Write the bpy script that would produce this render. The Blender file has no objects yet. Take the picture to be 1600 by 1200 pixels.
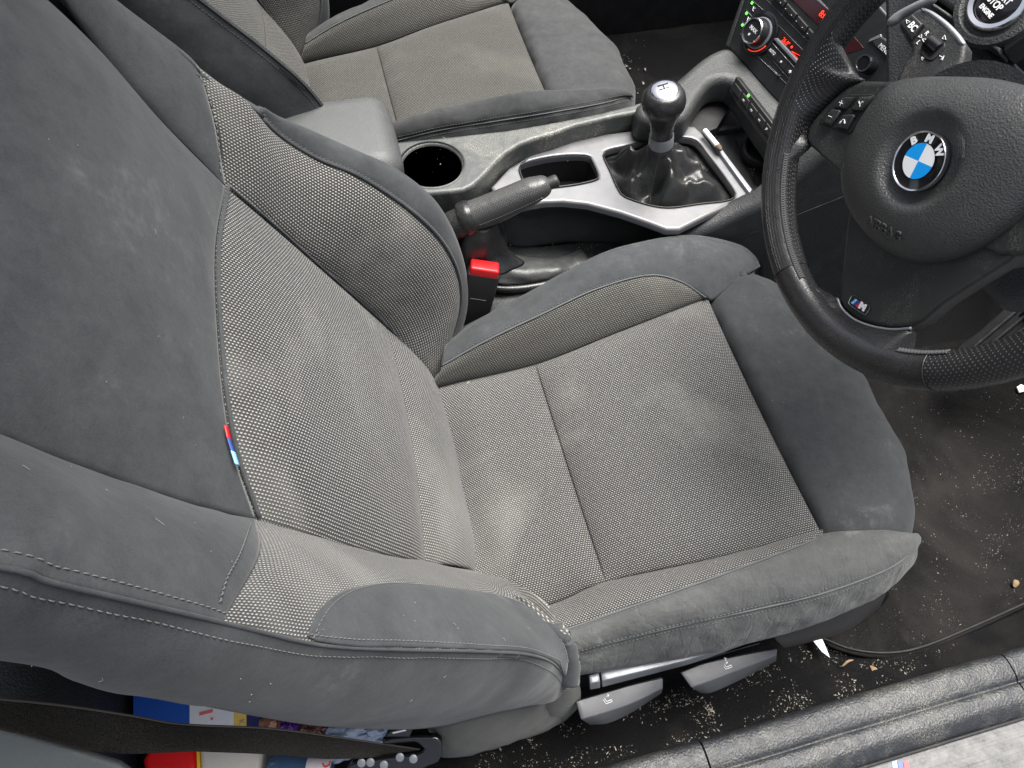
import bpy, bmesh, math, random
import numpy as np
from mathutils import Vector, Matrix, noise
from mathutils.bvhtree import BVHTree
S = bpy.context.scene
COL = S.collection
rng = random.Random(7)
nrg = np.random.default_rng(11)
V3 = lambda *a: np.array(a, float)

# ------------------------------------------------------------------ camera
F = 1204.0
AX = np.array([.9676, .194, .162]); AX /= np.linalg.norm(AX)
AY = np.array([-.249, .833, .494]); AY -= AX * (AX @ AY); AY /= np.linalg.norm(AY)
AZ = np.cross(np.array([AX[0], AX[1], -AX[2]]), np.array([AY[0], AY[1], -AY[2]])); AZ[2] *= -1
RW = np.array([AX, AY, AZ])                       # rows: world axes in (right, up, forward)
def ray(px, py):
    return RW @ np.array([(px - 800) / F, -(py - 600) / F, 1.])
CAM = V3(0, 0, .30) - ray(985, 710) * .95
cd = bpy.data.cameras.new('camera'); cam = bpy.data.objects.new('camera', cd); COL.objects.link(cam)
right, up_, fwd = RW[:, 0], RW[:, 1], RW[:, 2]
M = Matrix(((right[0], up_[0], -fwd[0], CAM[0]), (right[1], up_[1], -fwd[1], CAM[1]), (right[2], up_[2], -fwd[2], CAM[2]), (0, 0, 0, 1)))
cam.matrix_world = M
cd.sensor_width = 36; cd.lens = 36 * F / 1600; cd.clip_start = .02; cd.clip_end = 500
S.camera = cam
# ------------------------------------------------------------------ light
SUN_EL, SUN_AZ = 73, 35          # elevation, azimuth measured from +X (ahead) towards +Y (passenger side)
w = bpy.data.worlds.new('World'); S.world = w; w.use_nodes = True
nt = w.node_tree; bg = nt.nodes['Background']
sky = nt.nodes.new('ShaderNodeTexSky'); sky.sky_type = 'NISHITA'; sky.sun_disc = False
sky.sun_elevation = math.radians(SUN_EL); sky.sun_rotation = math.radians(90 - SUN_AZ)
sky.air_density = .8; sky.dust_density = 4; sky.ozone_density = .6
hs_ = nt.nodes.new('ShaderNodeHueSaturation'); hs_.inputs['Saturation'].default_value = .45; nt.links.new(sky.outputs[0], hs_.inputs['Color']); nt.links.new(hs_.outputs[0], bg.inputs[0]); bg.inputs[1].default_value = .13
sl = bpy.data.lights.new('sun', 'SUN'); sl.energy = 4.6; sl.angle = math.radians(42); sl.color = (1, .97, .92)
so = bpy.data.objects.new('sun', sl); COL.objects.link(so)
sd = Vector((math.cos(math.radians(SUN_EL)) * math.cos(math.radians(SUN_AZ)), math.cos(math.radians(SUN_EL)) * math.sin(math.radians(SUN_AZ)), math.sin(math.radians(SUN_EL))))
so.rotation_euler = sd.to_track_quat('Z', 'Y').to_euler(); so.location = (1, .5, 3)
S.view_settings.view_transform = 'Standard'; S.view_settings.look = 'None'
S.view_settings.exposure = 1.0; S.view_settings.gamma = 1; S.view_settings.use_curve_mapping = False

# ------------------------------------------------------------------ geometry helpers
def at(px, py, z=None, y=None, x=None, d=None, pl=None):
    r = ray(px, py)
    if d is not None: t = d
    elif z is not None: t = (z - CAM[2]) / r[2]
    elif y is not None: t = (y - CAM[1]) / r[1]
    elif x is not None: t = (x - CAM[0]) / r[0]
    else: n, p = pl; t = ((p - CAM) @ n) / (r @ n)
    return CAM + r * t
def ZP(h): return (V3(0, 0, 1), V3(0, 0, h))
def YP(y): return (V3(0, -1, 0), V3(0, y, 0))
def crs(P, N, closed=False, lin=False):
    """Catmull-Rom through P, resampled to N points at equal arc length"""
    P = np.array(P, float)
    if closed: Q = np.vstack([P[-1], P, P[0], P[1]])
    else: Q = np.vstack([2 * P[0] - P[1], P, 2 * P[-1] - P[-2]])
    out = []; K = 14
    nseg = len(Q) - 3
    for i in range(nseg):
        p0, p1, p2, p3 = Q[i:i + 4]
        if lin: 
            for k in range(K): out.append(p1 + (p2 - p1) * k / K)
            continue
        for k in range(K):
            t = k / K
            out.append(.5 * (2 * p1 + (p2 - p0) * t + (2 * p0 - 5 * p1 + 4 * p2 - p3) * t * t + (3 * p1 - p0 - 3 * p2 + p3) * t ** 3))
    out.append(Q[-2]); out = np.array(out)
    L = np.concatenate([[0], np.cumsum(np.linalg.norm(np.diff(out, axis=0), axis=1))])
    tt = np.linspace(0, L[-1], N + (1 if closed else 0))
    R = np.array([np.interp(tt, L, out[:, k]) for k in range(out.shape[1])]).T
    return R[:-1] if closed else R
def link(name, me, mat, parent=None, smooth=35):
    ob = bpy.data.objects.new(name, me); COL.objects.link(ob)
    if mat: me.materials.append(mat)
    if smooth:
        me.polygons.foreach_set('use_smooth', [True] * len(me.polygons))
        if smooth < 180: me.set_sharp_from_angle(angle=math.radians(smooth))
    if parent:
        ob.parent = parent
        if parent.type == 'EMPTY': ob.location = -parent.location
    return ob
def mesh(name, vs, fs, mat, parent=None, smooth=35, uv=None):
    me = bpy.data.meshes.new(name); me.from_pydata([tuple(v) for v in vs], [], fs); me.update()
    if uv is not None:
        l = me.uv_layers.new(name='UVMap')
        for lp in me.loops: l.data[lp.index].uv = uv[lp.vertex_index]
    return link(name, me, mat, parent, smooth)
def thing(name, label, cat, loc=(0, 0, 0), group=None):
    o = bpy.data.objects.new(name, None); COL.objects.link(o); o.location = Vector([float(a) for a in loc]); o.empty_display_size = .05
    return tag(o, label, cat, group)
def tag(o, label, cat, group=None, kind=None):
    if label: o['label'] = label
    if cat: o['category'] = cat
    if group: o['group'] = group
    if kind: o['kind'] = kind
    return o
def fbm(p, s, oct=3):
    return noise.fractal(Vector((p[0] * s, p[1] * s, p[2] * s)), 1.0, 2.0, oct)
def gridnorm(G):
    du = np.gradient(G, axis=0); dv = np.gradient(G, axis=1)
    n = np.cross(du, dv); n /= np.linalg.norm(n, axis=2, keepdims=True) + 1e-12
    c = G[G.shape[0] // 2, G.shape[1] // 2]
    m = n[G.shape[0] // 2, G.shape[1] // 2]
    return n
class Panel: pass
def grid_mesh(name, G, mat, parent, thick=.008, face=None, uvrot=False, smooth=180):
    """quad mesh from a grid of points, UV in metres, turned towards the camera (or along face)"""
    N, Mm = G.shape[:2]
    n = gridnorm(G)
    c = G[N // 2, Mm // 2]; f = (CAM - c) if face is None else np.array(face, float)
    if np.sum(n @ f) < 0: G = G[:, ::-1]; n = gridnorm(G)
    uu = np.concatenate([np.zeros((1, Mm)), np.cumsum(np.linalg.norm(np.diff(G, axis=0), axis=2), axis=0)]); uu -= uu[N // 2]
    vv = np.concatenate([np.zeros((N, 1)), np.cumsum(np.linalg.norm(np.diff(G, axis=1), axis=2), axis=1)], axis=1); vv -= vv[:, Mm // 2][:, None]
    uv = np.stack([vv, uu] if uvrot else [uu, vv], axis=2).reshape(-1, 2)
    fs = [(i * Mm + j, (i + 1) * Mm + j, (i + 1) * Mm + j + 1, i * Mm + j + 1) for i in range(N - 1) for j in range(Mm - 1)]
    ob = mesh(name, G.reshape(-1, 3), fs, mat, parent, smooth, uv)
    if thick:
        m = ob.modifiers.new('solid', 'SOLIDIFY'); m.thickness = thick; m.offset = -1
    p = Panel(); p.ob = ob; p.G = G; p.n = n
    p.bvh = BVHTree.FromPolygons([Vector(v) for v in G.reshape(-1, 3)], fs)
    return p
def loft(name, rails, N, Mm, mat, parent, puff=0., pw=4, ends=(1, 1), epw=8, wrinkle=0., ws=30, thick=.008, face=None, uvrot=False, amp=None, lin=False):
    R = np.array([crs(r, N) for r in rails])
    G = np.empty((N, Mm, 3))
    for i in range(N):
        G[i] = crs(R[:, i], Mm) if len(rails) > 2 else np.linspace(R[0, i], R[1, i], Mm)
    n = gridnorm(G); c = G[N // 2, Mm // 2]; f = (CAM - c) if face is None else np.array(face, float)
    if np.sum(n @ f) < 0: n = -n
    v = np.linspace(-1, 1, Mm); u = np.linspace(-1, 1, N)
    prof = (1 - np.abs(v) ** pw)[None, :] * np.ones((N, 1))
    e = np.ones(N); h = N // 2
    if ends[0]: e[:h] *= (1 - np.abs(u[:h]) ** epw)
    if ends[1]: e[h:] *= (1 - np.abs(u[h:]) ** epw)
    prof = prof * e[:, None]
    off = puff * prof
    if wrinkle:
        for i in range(N):
            for j in range(Mm):
                off[i, j] += wrinkle * fbm(G[i, j], ws) * min(1, prof[i, j] * 1.5 + .1)
    G = G + n * off[:, :, None]
    return grid_mesh(name, G, mat, parent, thick, face, uvrot)
def hit(p, px, py):
    r = Vector(ray(px, py)).normalized()
    h, n, i, d = p.bvh.ray_cast(Vector(CAM), r)
    if h is None:
        h, n, i, d = p.bvh.find_nearest(Vector(at(px, py, d=(Vector(p.G[p.G.shape[0] // 2, p.G.shape[1] // 2]) - Vector(CAM)).length * .97)))
    n = np.array(n); 
    if n @ (CAM - np.array(h)) < 0: n = -n
    return np.array(h), n
def patch(name, base, railsA, railsB, N, Mm, mat, parent, lift=.0015, puff=0.002, thick=.004, uvrot=False):
    """panel sewn onto a base surface: pixel rails cast onto it"""
    A = crs(railsA, N); B = crs(railsB, N)
    G = np.empty((N, Mm, 3))
    v = np.linspace(0, 1, Mm)
    for i in range(N):
        for j in range(Mm):
            q = A[i] * (1 - v[j]) + B[i] * v[j]
            h, n = hit(base, *q)
            e = (1 - abs(2 * v[j] - 1) ** 6) * (1 - abs(2 * i / (N - 1) - 1) ** 12)
            G[i, j] = h + n * (lift + puff * e)
    return grid_mesh(name, G, mat, parent, thick, None, uvrot)
def tube_data(P, r, k=8, cap=True):
    P = np.array(P, float); n = len(P)
    r = np.broadcast_to(np.array(r, float), (n,))
    T = np.gradient(P, axis=0); T /= np.linalg.norm(T, axis=1, keepdims=True) + 1e-12
    a = V3(0, 0, 1) if abs(T[0][2]) < .9 else V3(1, 0, 0)
    u = np.cross(T[0], a); u /= np.linalg.norm(u)
    vs = []; fs = []
    for i in range(n):
        u = u - T[i] * (u @ T[i]); u /= np.linalg.norm(u) + 1e-12; v = np.cross(T[i], u)
        for j in range(k):
            t = 2 * math.pi * j / k; vs.append(P[i] + r[i] * (math.cos(t) * u + math.sin(t) * v))
    for i in range(n - 1):
        for j in range(k): fs.append((i * k + j, i * k + (j + 1) % k, (i + 1) * k + (j + 1) % k, (i + 1) * k + j))
    if cap: fs.append(tuple(range(k))[::-1]); fs.append(tuple((n - 1) * k + j for j in range(k)))
    return vs, fs
def join(parts):
    vs = []; fs = []
    for v, f in parts:
        o = len(vs); vs += list(v); fs += [tuple(a + o for a in q) for q in f]
    return vs, fs
def tube(name, P, r, mat, parent=None, k=8, N=None, smooth=60):
    if N: P = crs(P, N)
    vs, fs = tube_data(P, r, k); return mesh(name, vs, fs, mat, parent, smooth)
def dash_data(P, n, pitch=.0044, ln=.0030, r=.00036, lift=.0006, zig=0.):
    """stitches as little capsules along a curve"""
    P = np.array(P); n = np.array(n)
    L = np.concatenate([[0], np.cumsum(np.linalg.norm(np.diff(P, axis=0), axis=1))])
    out = []
    f = lambda A, s: np.array([np.interp(s, L, A[:, k]) for k in range(3)])
    s = pitch * .3; i = 0
    while s + ln < L[-1]:
        a, b = f(P, s), f(P, s + ln); m = f(n, s + ln / 2); m /= np.linalg.norm(m) + 1e-9
        j = m * lift
        out.append(tube_data([a + j * .2, a * .75 + b * .25 + j, a * .25 + b * .75 + j, b + j * .2], [r * .6, r, r, r * .6], 5))
        s += pitch * (1 + .06 * math.sin(i * 1.7)); i += 1
    return join(out)
def rowline(p, dist, side=0, i0=0, i1=None):
    """curve on a panel running at a distance from one of its long edges"""
    G, n = p.G, p.n; N = G.shape[0]; i1 = i1 or N
    P = []; Q = []
    for i in range(i0, i1):
        row = G[i] if side == 0 else G[i][::-1]; nr = n[i] if side == 0 else n[i][::-1]
        L = np.concatenate([[0], np.cumsum(np.linalg.norm(np.diff(row, axis=0), axis=1))])
        d = min(dist, L[-1])
        P.append([np.interp(d, L, row[:, k]) for k in range(3)]); Q.append([np.interp(d, L, nr[:, k]) for k in range(3)])
    return np.array(P), np.array(Q)
def basis(pl, xdir=None):
    n = np.array(pl[0], float); n /= np.linalg.norm(n)
    a = V3(*xdir) if xdir is not None else (V3(1, 0, 0) if abs(n[0]) < .8 else V3(0, -1, 0))
    e1 = a - n * (a @ n); e1 /= np.linalg.norm(e1); e2 = np.cross(n, e1)
    return e1, e2, n
def slab3(name, pts, pl, thick, bevel, mat, parent=None, holes=(), res=3, smooth=35):
    """extruded outline (3D points on the plane, front face on the plane), rounded edges"""
    e1, e2, n = basis(pl); O = np.array(pts[0], float)
    cu = bpy.data.curves.new('tmp', 'CURVE'); cu.dimensions = '2D'; cu.fill_mode = 'BOTH'
    ex = max(thick / 2 - bevel, .00005); cu.extrude = ex; cu.bevel_depth = bevel; cu.bevel_resolution = res; cu.offset = -bevel
    for k, L in enumerate([pts] + list(holes)):
        Q = [((p - O) @ e1, (p - O) @ e2) for p in np.array(L, float)]
        sp = cu.splines.new('POLY'); sp.points.add(len(Q) - 1); sp.use_cyclic_u = True
        A = sum(Q[i][0] * Q[(i + 1) % len(Q)][1] - Q[(i + 1) % len(Q)][0] * Q[i][1] for i in range(len(Q)))
        if (A < 0) != (k > 0): Q = Q[::-1]
        for i, q in enumerate(Q): sp.points[i].co = (q[0], q[1], 0, 1)
    ob = bpy.data.objects.new('tmp', cu)
    me = bpy.data.meshes.new_from_object(ob)
    Mx = Matrix(((e1[0], e2[0], n[0], 0), (e1[1], e2[1], n[1], 0), (e1[2], e2[2], n[2], 0), (0, 0, 0, 1)))
    off = O - n * (thick / 2)
    me.transform(Matrix.Translation(Vector(off)) @ Mx)
    bpy.data.objects.remove(ob); bpy.data.curves.remove(cu)
    me.name = name; me.materials.clear()
    return link(name, me, mat, parent, smooth)
def slab(name, px, pl, thick, bevel, mat, parent=None, holes=(), sm=0, lift=0., res=3):
    """slab from an outline given as sight lines meeting a real plane"""
    n = pl[0] / np.linalg.norm(pl[0]); pl = (n, pl[1] + n * lift)
    def cv(L):
        P = [at(*q, pl=pl) for q in L]
        return crs(P, sm, closed=True) if sm else P
    return slab3(name, cv(px), pl, thick, bevel, mat, parent, [cv(h) for h in holes], res)
def text_data(s, c, pl, xdir, size, ext=.0002, bold=0., align='CENTER', sx=1.):
    e1, e2, n = basis(pl, xdir)
    cu = bpy.data.curves.new('tmp', 'FONT'); cu.body = s; cu.size = size; cu.extrude = ext; cu.align_x = align; cu.align_y = 'CENTER'
    cu.offset = bold; cu.resolution_u = 3
    ob = bpy.data.objects.new('tmp', cu); me = bpy.data.meshes.new_from_object(ob)
    vs = [np.array(c) + e1 * v.co.x * sx + e2 * v.co.y + n * v.co.z for v in me.vertices]
    fs = [tuple(p.vertices) for p in me.polygons]
    bpy.data.objects.remove(ob); bpy.data.curves.remove(cu); bpy.data.meshes.remove(me)
    return vs, fs
def box_data(c, e1, e2, e3, a, b, h):
    c = np.array(c); vs = [c + e1 * sx * a / 2 + e2 * sy * b / 2 + e3 * sz * h / 2 for sx in (-1, 1) for sy in (-1, 1) for sz in (-1, 1)]
    return vs, [(0, 1, 3, 2), (4, 6, 7, 5), (0, 4, 5, 1), (2, 3, 7, 6), (0, 2, 6, 4), (1, 5, 7, 3)]
def rbox(name, c, dims, mat, parent=None, bev=.01, seg=4, rot=None, e=None, taper=None):
    bm = bmesh.new(); bmesh.ops.create_cube(bm, size=1)
    for v in bm.verts:
        v.co = Vector((v.co.x * dims[0], v.co.y * dims[1], v.co.z * dims[2]))
        if taper and v.co.z < 0: v.co.x *= taper; v.co.y *= taper
    bmesh.ops.bevel(bm, geom=list(bm.edges) + list(bm.verts), offset=bev, segments=seg, affect='EDGES', profile=.5)
    if e is not None:
        Mx = Matrix(((e[0][0], e[1][0], e[2][0], 0), (e[0][1], e[1][1], e[2][1], 0), (e[0][2], e[1][2], e[2][2], 0), (0, 0, 0, 1)))
        bmesh.ops.transform(bm, matrix=Mx, verts=bm.verts)
    if rot: bmesh.ops.transform(bm, matrix=Matrix.Rotation(rot[0], 4, rot[1]), verts=bm.verts)
    bmesh.ops.translate(bm, vec=Vector(c), verts=bm.verts)
    me = bpy.data.meshes.new(name); bm.to_mesh(me); bm.free()
    return link(name, me, mat, parent, 40)
def lathe_data(prof, o, axis, k=48, squash=1.):
    """profile of (radius, height) about an axis"""
    axis = np.array(axis, float); axis /= np.linalg.norm(axis)
    a = V3(1, 0, 0) if abs(axis[0]) < .8 else V3(0, 1, 0)
    e1 = a - axis * (a @ axis); e1 /= np.linalg.norm(e1); e2 = np.cross(axis, e1)
    vs = []; fs = []
    for r, h in prof:
        for j in range(k):
            t = 2 * math.pi * j / k; vs.append(np.array(o) + axis * h + max(r, 1e-5) * (math.cos(t) * e1 + squash * math.sin(t) * e2))
    for i in range(len(prof) - 1):
        for j in range(k): fs.append((i * k + j, i * k + (j + 1) % k, (i + 1) * k + (j + 1) % k, (i + 1) * k + j))
    fs.append(tuple(range(k))[::-1]); fs.append(tuple((len(prof) - 1) * k + j for j in range(k)))
    return vs, fs
def lathe(name, prof, o, axis, mat, parent=None, k=48, squash=1., smooth=40):
    vs, fs = lathe_data(prof, o, axis, k, squash); return mesh(name, vs, fs, mat, parent, smooth)

# ------------------------------------------------------------------ materials
def NM(name):
    m = bpy.data.materials.new(name); m.use_nodes = True; nt = m.node_tree
    b = nt.nodes['Principled BSDF']; return m, nt, b
def nd(nt, t, **k):
    n = nt.nodes.new(t)
    for a, v in k.items(): setattr(n, a, v)
    return n
def mathn(nt, op, a, b=None, c=None):
    n = nt.nodes.new('ShaderNodeMath'); n.operation = op
    for i, v in enumerate((a, b, c)):
        if v is None: continue
        if isinstance(v, (int, float)): n.inputs[i].default_value = v
        else: nt.links.new(v, n.inputs[i])
    return n.outputs[0]
def mixc(nt, f, a, b):
    n = nt.nodes.new('ShaderNodeMix'); n.data_type = 'RGBA'
    for i, v in ((0, f), (6, a), (7, b)):
        if isinstance(v, (int, float)): n.inputs[i].default_value = v
        elif isinstance(v, tuple): n.inputs[i].default_value = (*v, 1)
        else: nt.links.new(v, n.inputs[i])
    return n.outputs[2]
def coord(nt, kind='Object'):
    return nd(nt, 'ShaderNodeTexCoord').outputs[kind]
def noisen(nt, co, scale, detail=3, rough=.5, dist=0.):
    n = nd(nt, 'ShaderNodeTexNoise'); n.inputs['Scale'].default_value = scale; n.inputs['Detail'].default_value = detail
    n.inputs['Roughness'].default_value = rough; n.inputs['Distortion'].default_value = dist
    nt.links.new(co, n.inputs['Vector']); return n.outputs[0]
def ramp(nt, f, a, b, c0=0., c1=1.):
    n = nd(nt, 'ShaderNodeMapRange'); n.inputs[1].default_value = a; n.inputs[2].default_value = b; n.inputs[3].default_value = c0; n.inputs[4].default_value = c1
    nt.links.new(f, n.inputs[0]); return n.outputs[0]
def bump(nt, b, h, dist, strength=1.):
    n = nd(nt, 'ShaderNodeBump'); n.inputs['Distance'].default_value = dist; n.inputs['Strength'].default_value = strength
    nt.links.new(h, n.inputs['Height']); nt.links.new(n.outputs[0], b.inputs['Normal'])
def suede(name, c0, c1, c2, dust=.25, wr=.0):
    m, nt, b = NM(name); co = coord(nt)
    n1 = noisen(nt, co, 9, 5, .62, .3); n2 = noisen(nt, co, 34, 4, .65, .25); n3 = noisen(nt, co, 900, 2, .6)
    n6 = noisen(nt, co, 85, 5, .75, .2); f = mathn(nt, 'ADD', mathn(nt, 'ADD', mathn(nt, 'MULTIPLY', n1, .42), mathn(nt, 'MULTIPLY', n2, .33)), mathn(nt, 'MULTIPLY', n6, .25))
    c = mixc(nt, ramp(nt, f, .36, .64, 0, 1), c0, c1)
    c = mixc(nt, ramp(nt, f, .56, .72, 0, dust), c, c2)
    n5 = noisen(nt, co, 190, 4, .7); c = mixc(nt, ramp(nt, n5, .35, .7, 0, .38), c, c0); c = mixc(nt, ramp(nt, n3, .35, .7, .0, .4), c, c1)
    nt.links.new(c, b.inputs['Base Color']); b.inputs['Roughness'].default_value = .95
    b.inputs['Specular IOR Level'].default_value = .13
    b.inputs['Sheen Weight'].default_value = .14; b.inputs['Sheen Roughness'].default_value = .4
    h = mathn(nt, 'ADD', mathn(nt, 'MULTIPLY', n3, .25), mathn(nt, 'MULTIPLY', n2, 1 + wr)); h = mathn(nt, 'ADD', h, mathn(nt, 'MULTIPLY', n5, .22))
    if wr:
        mp = nd(nt, 'ShaderNodeMapping'); mp.inputs['Scale'].default_value = (36, 12, 9); mp.inputs['Rotation'].default_value = (0, .35, .5); nt.links.new(co, mp.inputs[0])
        cr_ = noisen(nt, mp.outputs[0], 1, 3, .55, .5); cr_ = ramp(nt, mathn(nt, 'ABSOLUTE', mathn(nt, 'SUBTRACT', cr_, .5)), 0, .05); h = mathn(nt, 'ADD', h, mathn(nt, 'MULTIPLY', cr_, .2))
    bump(nt, b, h, .0012 + .004 * wr, .6); return m
def weave(name, dark, light, tint, px=.0032, py=.0027, stain=.5):
    m, nt, b = NM(name); uv = coord(nt, 'UV'); co = coord(nt)
    sx = nd(nt, 'ShaderNodeSeparateXYZ'); nt.links.new(uv, sx.inputs[0])
    y = mathn(nt, 'MULTIPLY', sx.outputs[1], 1 / py); fy = mathn(nt, 'FLOOR', y)
    x = mathn(nt, 'ADD', mathn(nt, 'MULTIPLY', sx.outputs[0], 1 / px), mathn(nt, 'MULTIPLY', mathn(nt, 'MODULO', mathn(nt, 'ABSOLUTE', fy), 2.), .5))
    dx = mathn(nt, 'SUBTRACT', mathn(nt, 'FRACT', x), .5); dy = mathn(nt, 'SUBTRACT', mathn(nt, 'FRACT', y), .5)
    r = mathn(nt, 'SQRT', mathn(nt, 'ADD', mathn(nt, 'POWER', mathn(nt, 'MULTIPLY', dx, 1.05), 2.), mathn(nt, 'POWER', mathn(nt, 'MULTIPLY', dy, 1.35), 2.)))
    dot = ramp(nt, r, .44, .2)
    n1 = noisen(nt, co, 6, 6, .6, .3); n2 = noisen(nt, co, 4.2, 4, .6, .4); n4 = noisen(nt, co, 420, 2, .6)
    lc = mixc(nt, ramp(nt, n1, .4, .65, 0, stain), light, tint)
    lc = mixc(nt, ramp(nt, n4, .3, .75, 0, .5), lc, dark)
    c = mixc(nt, dot, dark, lc)
    c = mixc(nt, ramp(nt, n2, .5, .72, 0, .30), c, tint)
    nt.links.new(c, b.inputs['Base Color']); b.inputs['Roughness'].default_value = .9
    b.inputs['Specular IOR Level'].default_value = .2; b.inputs['Sheen Weight'].default_value = .13
    bump(nt, b, dot, .0011, .9); return m
def plastic(name, col, rough=.45, grain=.0, gs=500, dust=.0, spec=.5, metal=0., dcol=(.35, .34, .3), coat=0.):
    m, nt, b = NM(name); co = coord(nt)
    n2 = noisen(nt, co, 60, 5, .7, .5); n5 = noisen(nt, co, 700, 2, .6)
    c = mixc(nt, ramp(nt, n2, .3, .75, 0, .25), col, tuple(min(1, x * 1.5 + .004) for x in col))
    if dust:
        nn = noisen(nt, co, 14, 6, .7, 1.)
        sp = mathn(nt, 'MULTIPLY', ramp(nt, nn, .45, .72, 0, 1), ramp(nt, n5, .45, .72, 0, 1))
        c = mixc(nt, mathn(nt, 'MULTIPLY', sp, dust), c, dcol)
    nt.links.new(c, b.inputs['Base Color'])
    nt.links.new(ramp(nt, n2, .3, .7, rough * .85, min(1, rough * 1.2)), b.inputs['Roughness'])
    b.inputs['Metallic'].default_value = metal; b.inputs['Specular IOR Level'].default_value = spec; b.inputs['Coat Weight'].default_value = coat
    if grain:
        v = nd(nt, 'ShaderNodeTexVoronoi'); v.feature = 'F1'; v.inputs['Scale'].default_value = gs
        nz = nd(nt, 'ShaderNodeTexNoise'); nz.inputs['Scale'].default_value = gs * .4
        nt.links.new(co, nz.inputs['Vector'])
        mp = nd(nt, 'ShaderNodeVectorMath'); mp.operation = 'MULTIPLY_ADD'; nt.links.new(nz.outputs[1], mp.inputs[0]); mp.inputs[1].default_value = (.003, .003, .003); nt.links.new(co, mp.inputs[2])
        nt.links.new(mp.outputs[0], v.inputs['Vector']); bump(nt, b, v.outputs['Distance'], grain, .8)
    return m
def perf(name, col, px=.0042, rough=.3):
    m, nt, b = NM(name); uv = coord(nt, 'UV'); co = coord(nt)
    sx = nd(nt, 'ShaderNodeSeparateXYZ'); nt.links.new(uv, sx.inputs[0])
    y = mathn(nt, 'MULTIPLY', sx.outputs[1], 1 / px * 1.6); fy = mathn(nt, 'FLOOR', y)
    x = mathn(nt, 'ADD', mathn(nt, 'MULTIPLY', sx.outputs[0], 1 / px), mathn(nt, 'MULTIPLY', mathn(nt, 'MODULO', mathn(nt, 'ABSOLUTE', fy), 2.), .5))
    dx = mathn(nt, 'SUBTRACT', mathn(nt, 'FRACT', x), .5); dy = mathn(nt, 'MULTIPLY', mathn(nt, 'SUBTRACT', mathn(nt, 'FRACT', y), .5), .62)
    r = mathn(nt, 'SQRT', mathn(nt, 'ADD', mathn(nt, 'POWER', dx, 2.), mathn(nt, 'POWER', dy, 2.)))
    dot = ramp(nt, r, .17, .09)
    n2 = noisen(nt, co, 90, 4, .6, 1.)
    c = mixc(nt, dot, col, tuple(.09 + x for x in col))
    nt.links.new(c, b.inputs['Base Color']); nt.links.new(ramp(nt, n2, .3, .7, rough * .8, rough * 1.3), b.inputs['Roughness'])
    h = mathn(nt, 'ADD', mathn(nt, 'MULTIPLY', dot, -.6), mathn(nt, 'MULTIPLY', n2, .8)); bump(nt, b, h, .0009, .7); return m
def plain(name, col, rough=.5, metal=0., emit=0., spec=.5, trans=0.):
    m, nt, b = NM(name); co = coord(nt); n = noisen(nt, co, 120, 3, .6)
    c = mixc(nt, ramp(nt, n, .35, .7, 0, .2), col, tuple(x * .75 for x in col))
    nt.links.new(c, b.inputs['Base Color']); b.inputs['Roughness'].default_value = rough; b.inputs['Metallic'].default_value = metal; b.inputs['Specular IOR Level'].default_value = spec
    b.inputs['Transmission Weight'].default_value = trans
    if emit: b.inputs['Emission Color'].default_value = (*col, 1); b.inputs['Emission Strength'].default_value = emit
    return m
def carpet(name, c0, c1, stain, ss=6):
    m, nt, b = NM(name); co = coord(nt)
    n1 = noisen(nt, co, ss, 5, .65, .6); n2 = noisen(nt, co, 900, 2, .7); n3 = noisen(nt, co, 260, 3, .7)
    c = mixc(nt, ramp(nt, n2, .35, .7), c0, c1); c = mixc(nt, ramp(nt, n1, .5, .7, 0, .6), c, stain)
    nt.links.new(c, b.inputs['Base Color']); b.inputs['Roughness'].default_value = 1; b.inputs['Specular IOR Level'].default_value = .05
    bump(nt, b, mathn(nt, 'ADD', n2, n3), .002, 1.); return m
SU = suede('grey_suede', (.028, .031, .033), (.066, .070, .073), (.18, .18, .18), .4)
SUD = suede('worn_suede', (.050, .052, .052), (.10, .102, .10), (.30, .30, .285), .85, .6)
SUT = suede('extender_suede', (.025, .0275, .029), (.056, .060, .062), (.20, .20, .20), .5)
SUQ = suede('passenger_suede', (.030, .032, .033), (.070, .072, .073), (.17, .17, .165), .4)
SUP = suede('dark_suede', (.020, .021, .022), (.045, .047, .048), (.15, .15, .145), .4)
WV = weave('woven_fabric', (.034, .034, .034), (.38, .378, .355), (.34, .33, .30), .0033, .0024)
WVB = weave('woven_fabric_coarse', (.028, .028, .027), (.40, .397, .372), (.29, .285, .26), .0036, .0032)
WVN = weave('woven_fabric_near', (.024, .024, .0235), (.42, .418, .395), (.30, .295, .27), .0034, .0030)
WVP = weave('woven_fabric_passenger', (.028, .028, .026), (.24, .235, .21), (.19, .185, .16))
THR = plain('thread', (.105, .11, .11), .8); THRL = plain('light_thread', (.115, .12, .12), .8)
PIP = plain('piping_fabric', (.075, .08, .082), .7)
BLK = plastic('black_plastic', (.012, .012, .013), .42, .00018, 900)
BLKD = plastic('dusty_black_plastic', (.016, .017, .018), .5, .0002, 700, .5)
BLKM = plastic('matt_black', (.008, .008, .009), .7, 0, dust=.15)
BLKG = plastic('gloss_black', (.008, .008, .01), .12, 0)
GRAIN = plastic('grained_plastic', (.028, .030, .031), .48, .0006, 520, .25)
PADM = plastic('airbag_pad_plastic', (.044, .045, .045), .40, .0005, 620, .12)
SPOKE = plastic('spoke_plastic', (.022, .024, .024), .36, .0001, 1200, .35)
CONS = plastic('console_plastic', (.046, .050, .049), .42, .0002, 800, .9, dcol=(.5, .48, .4))
SILV = plastic('silver_trim', (.15, .152, .158), .36, .0, dust=.35, metal=.2, dcol=(.3, .25, .18))
SATIN = plastic('satin_grey', (.20, .21, .225), .34, 0, dust=.3, metal=.4)
CHROME = plain('chrome', (.62, .62, .64), .16, 1.)
LEATH = plastic('smooth_leather', (.014, .014, .015), .27, .00015, 700, .1)
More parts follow.
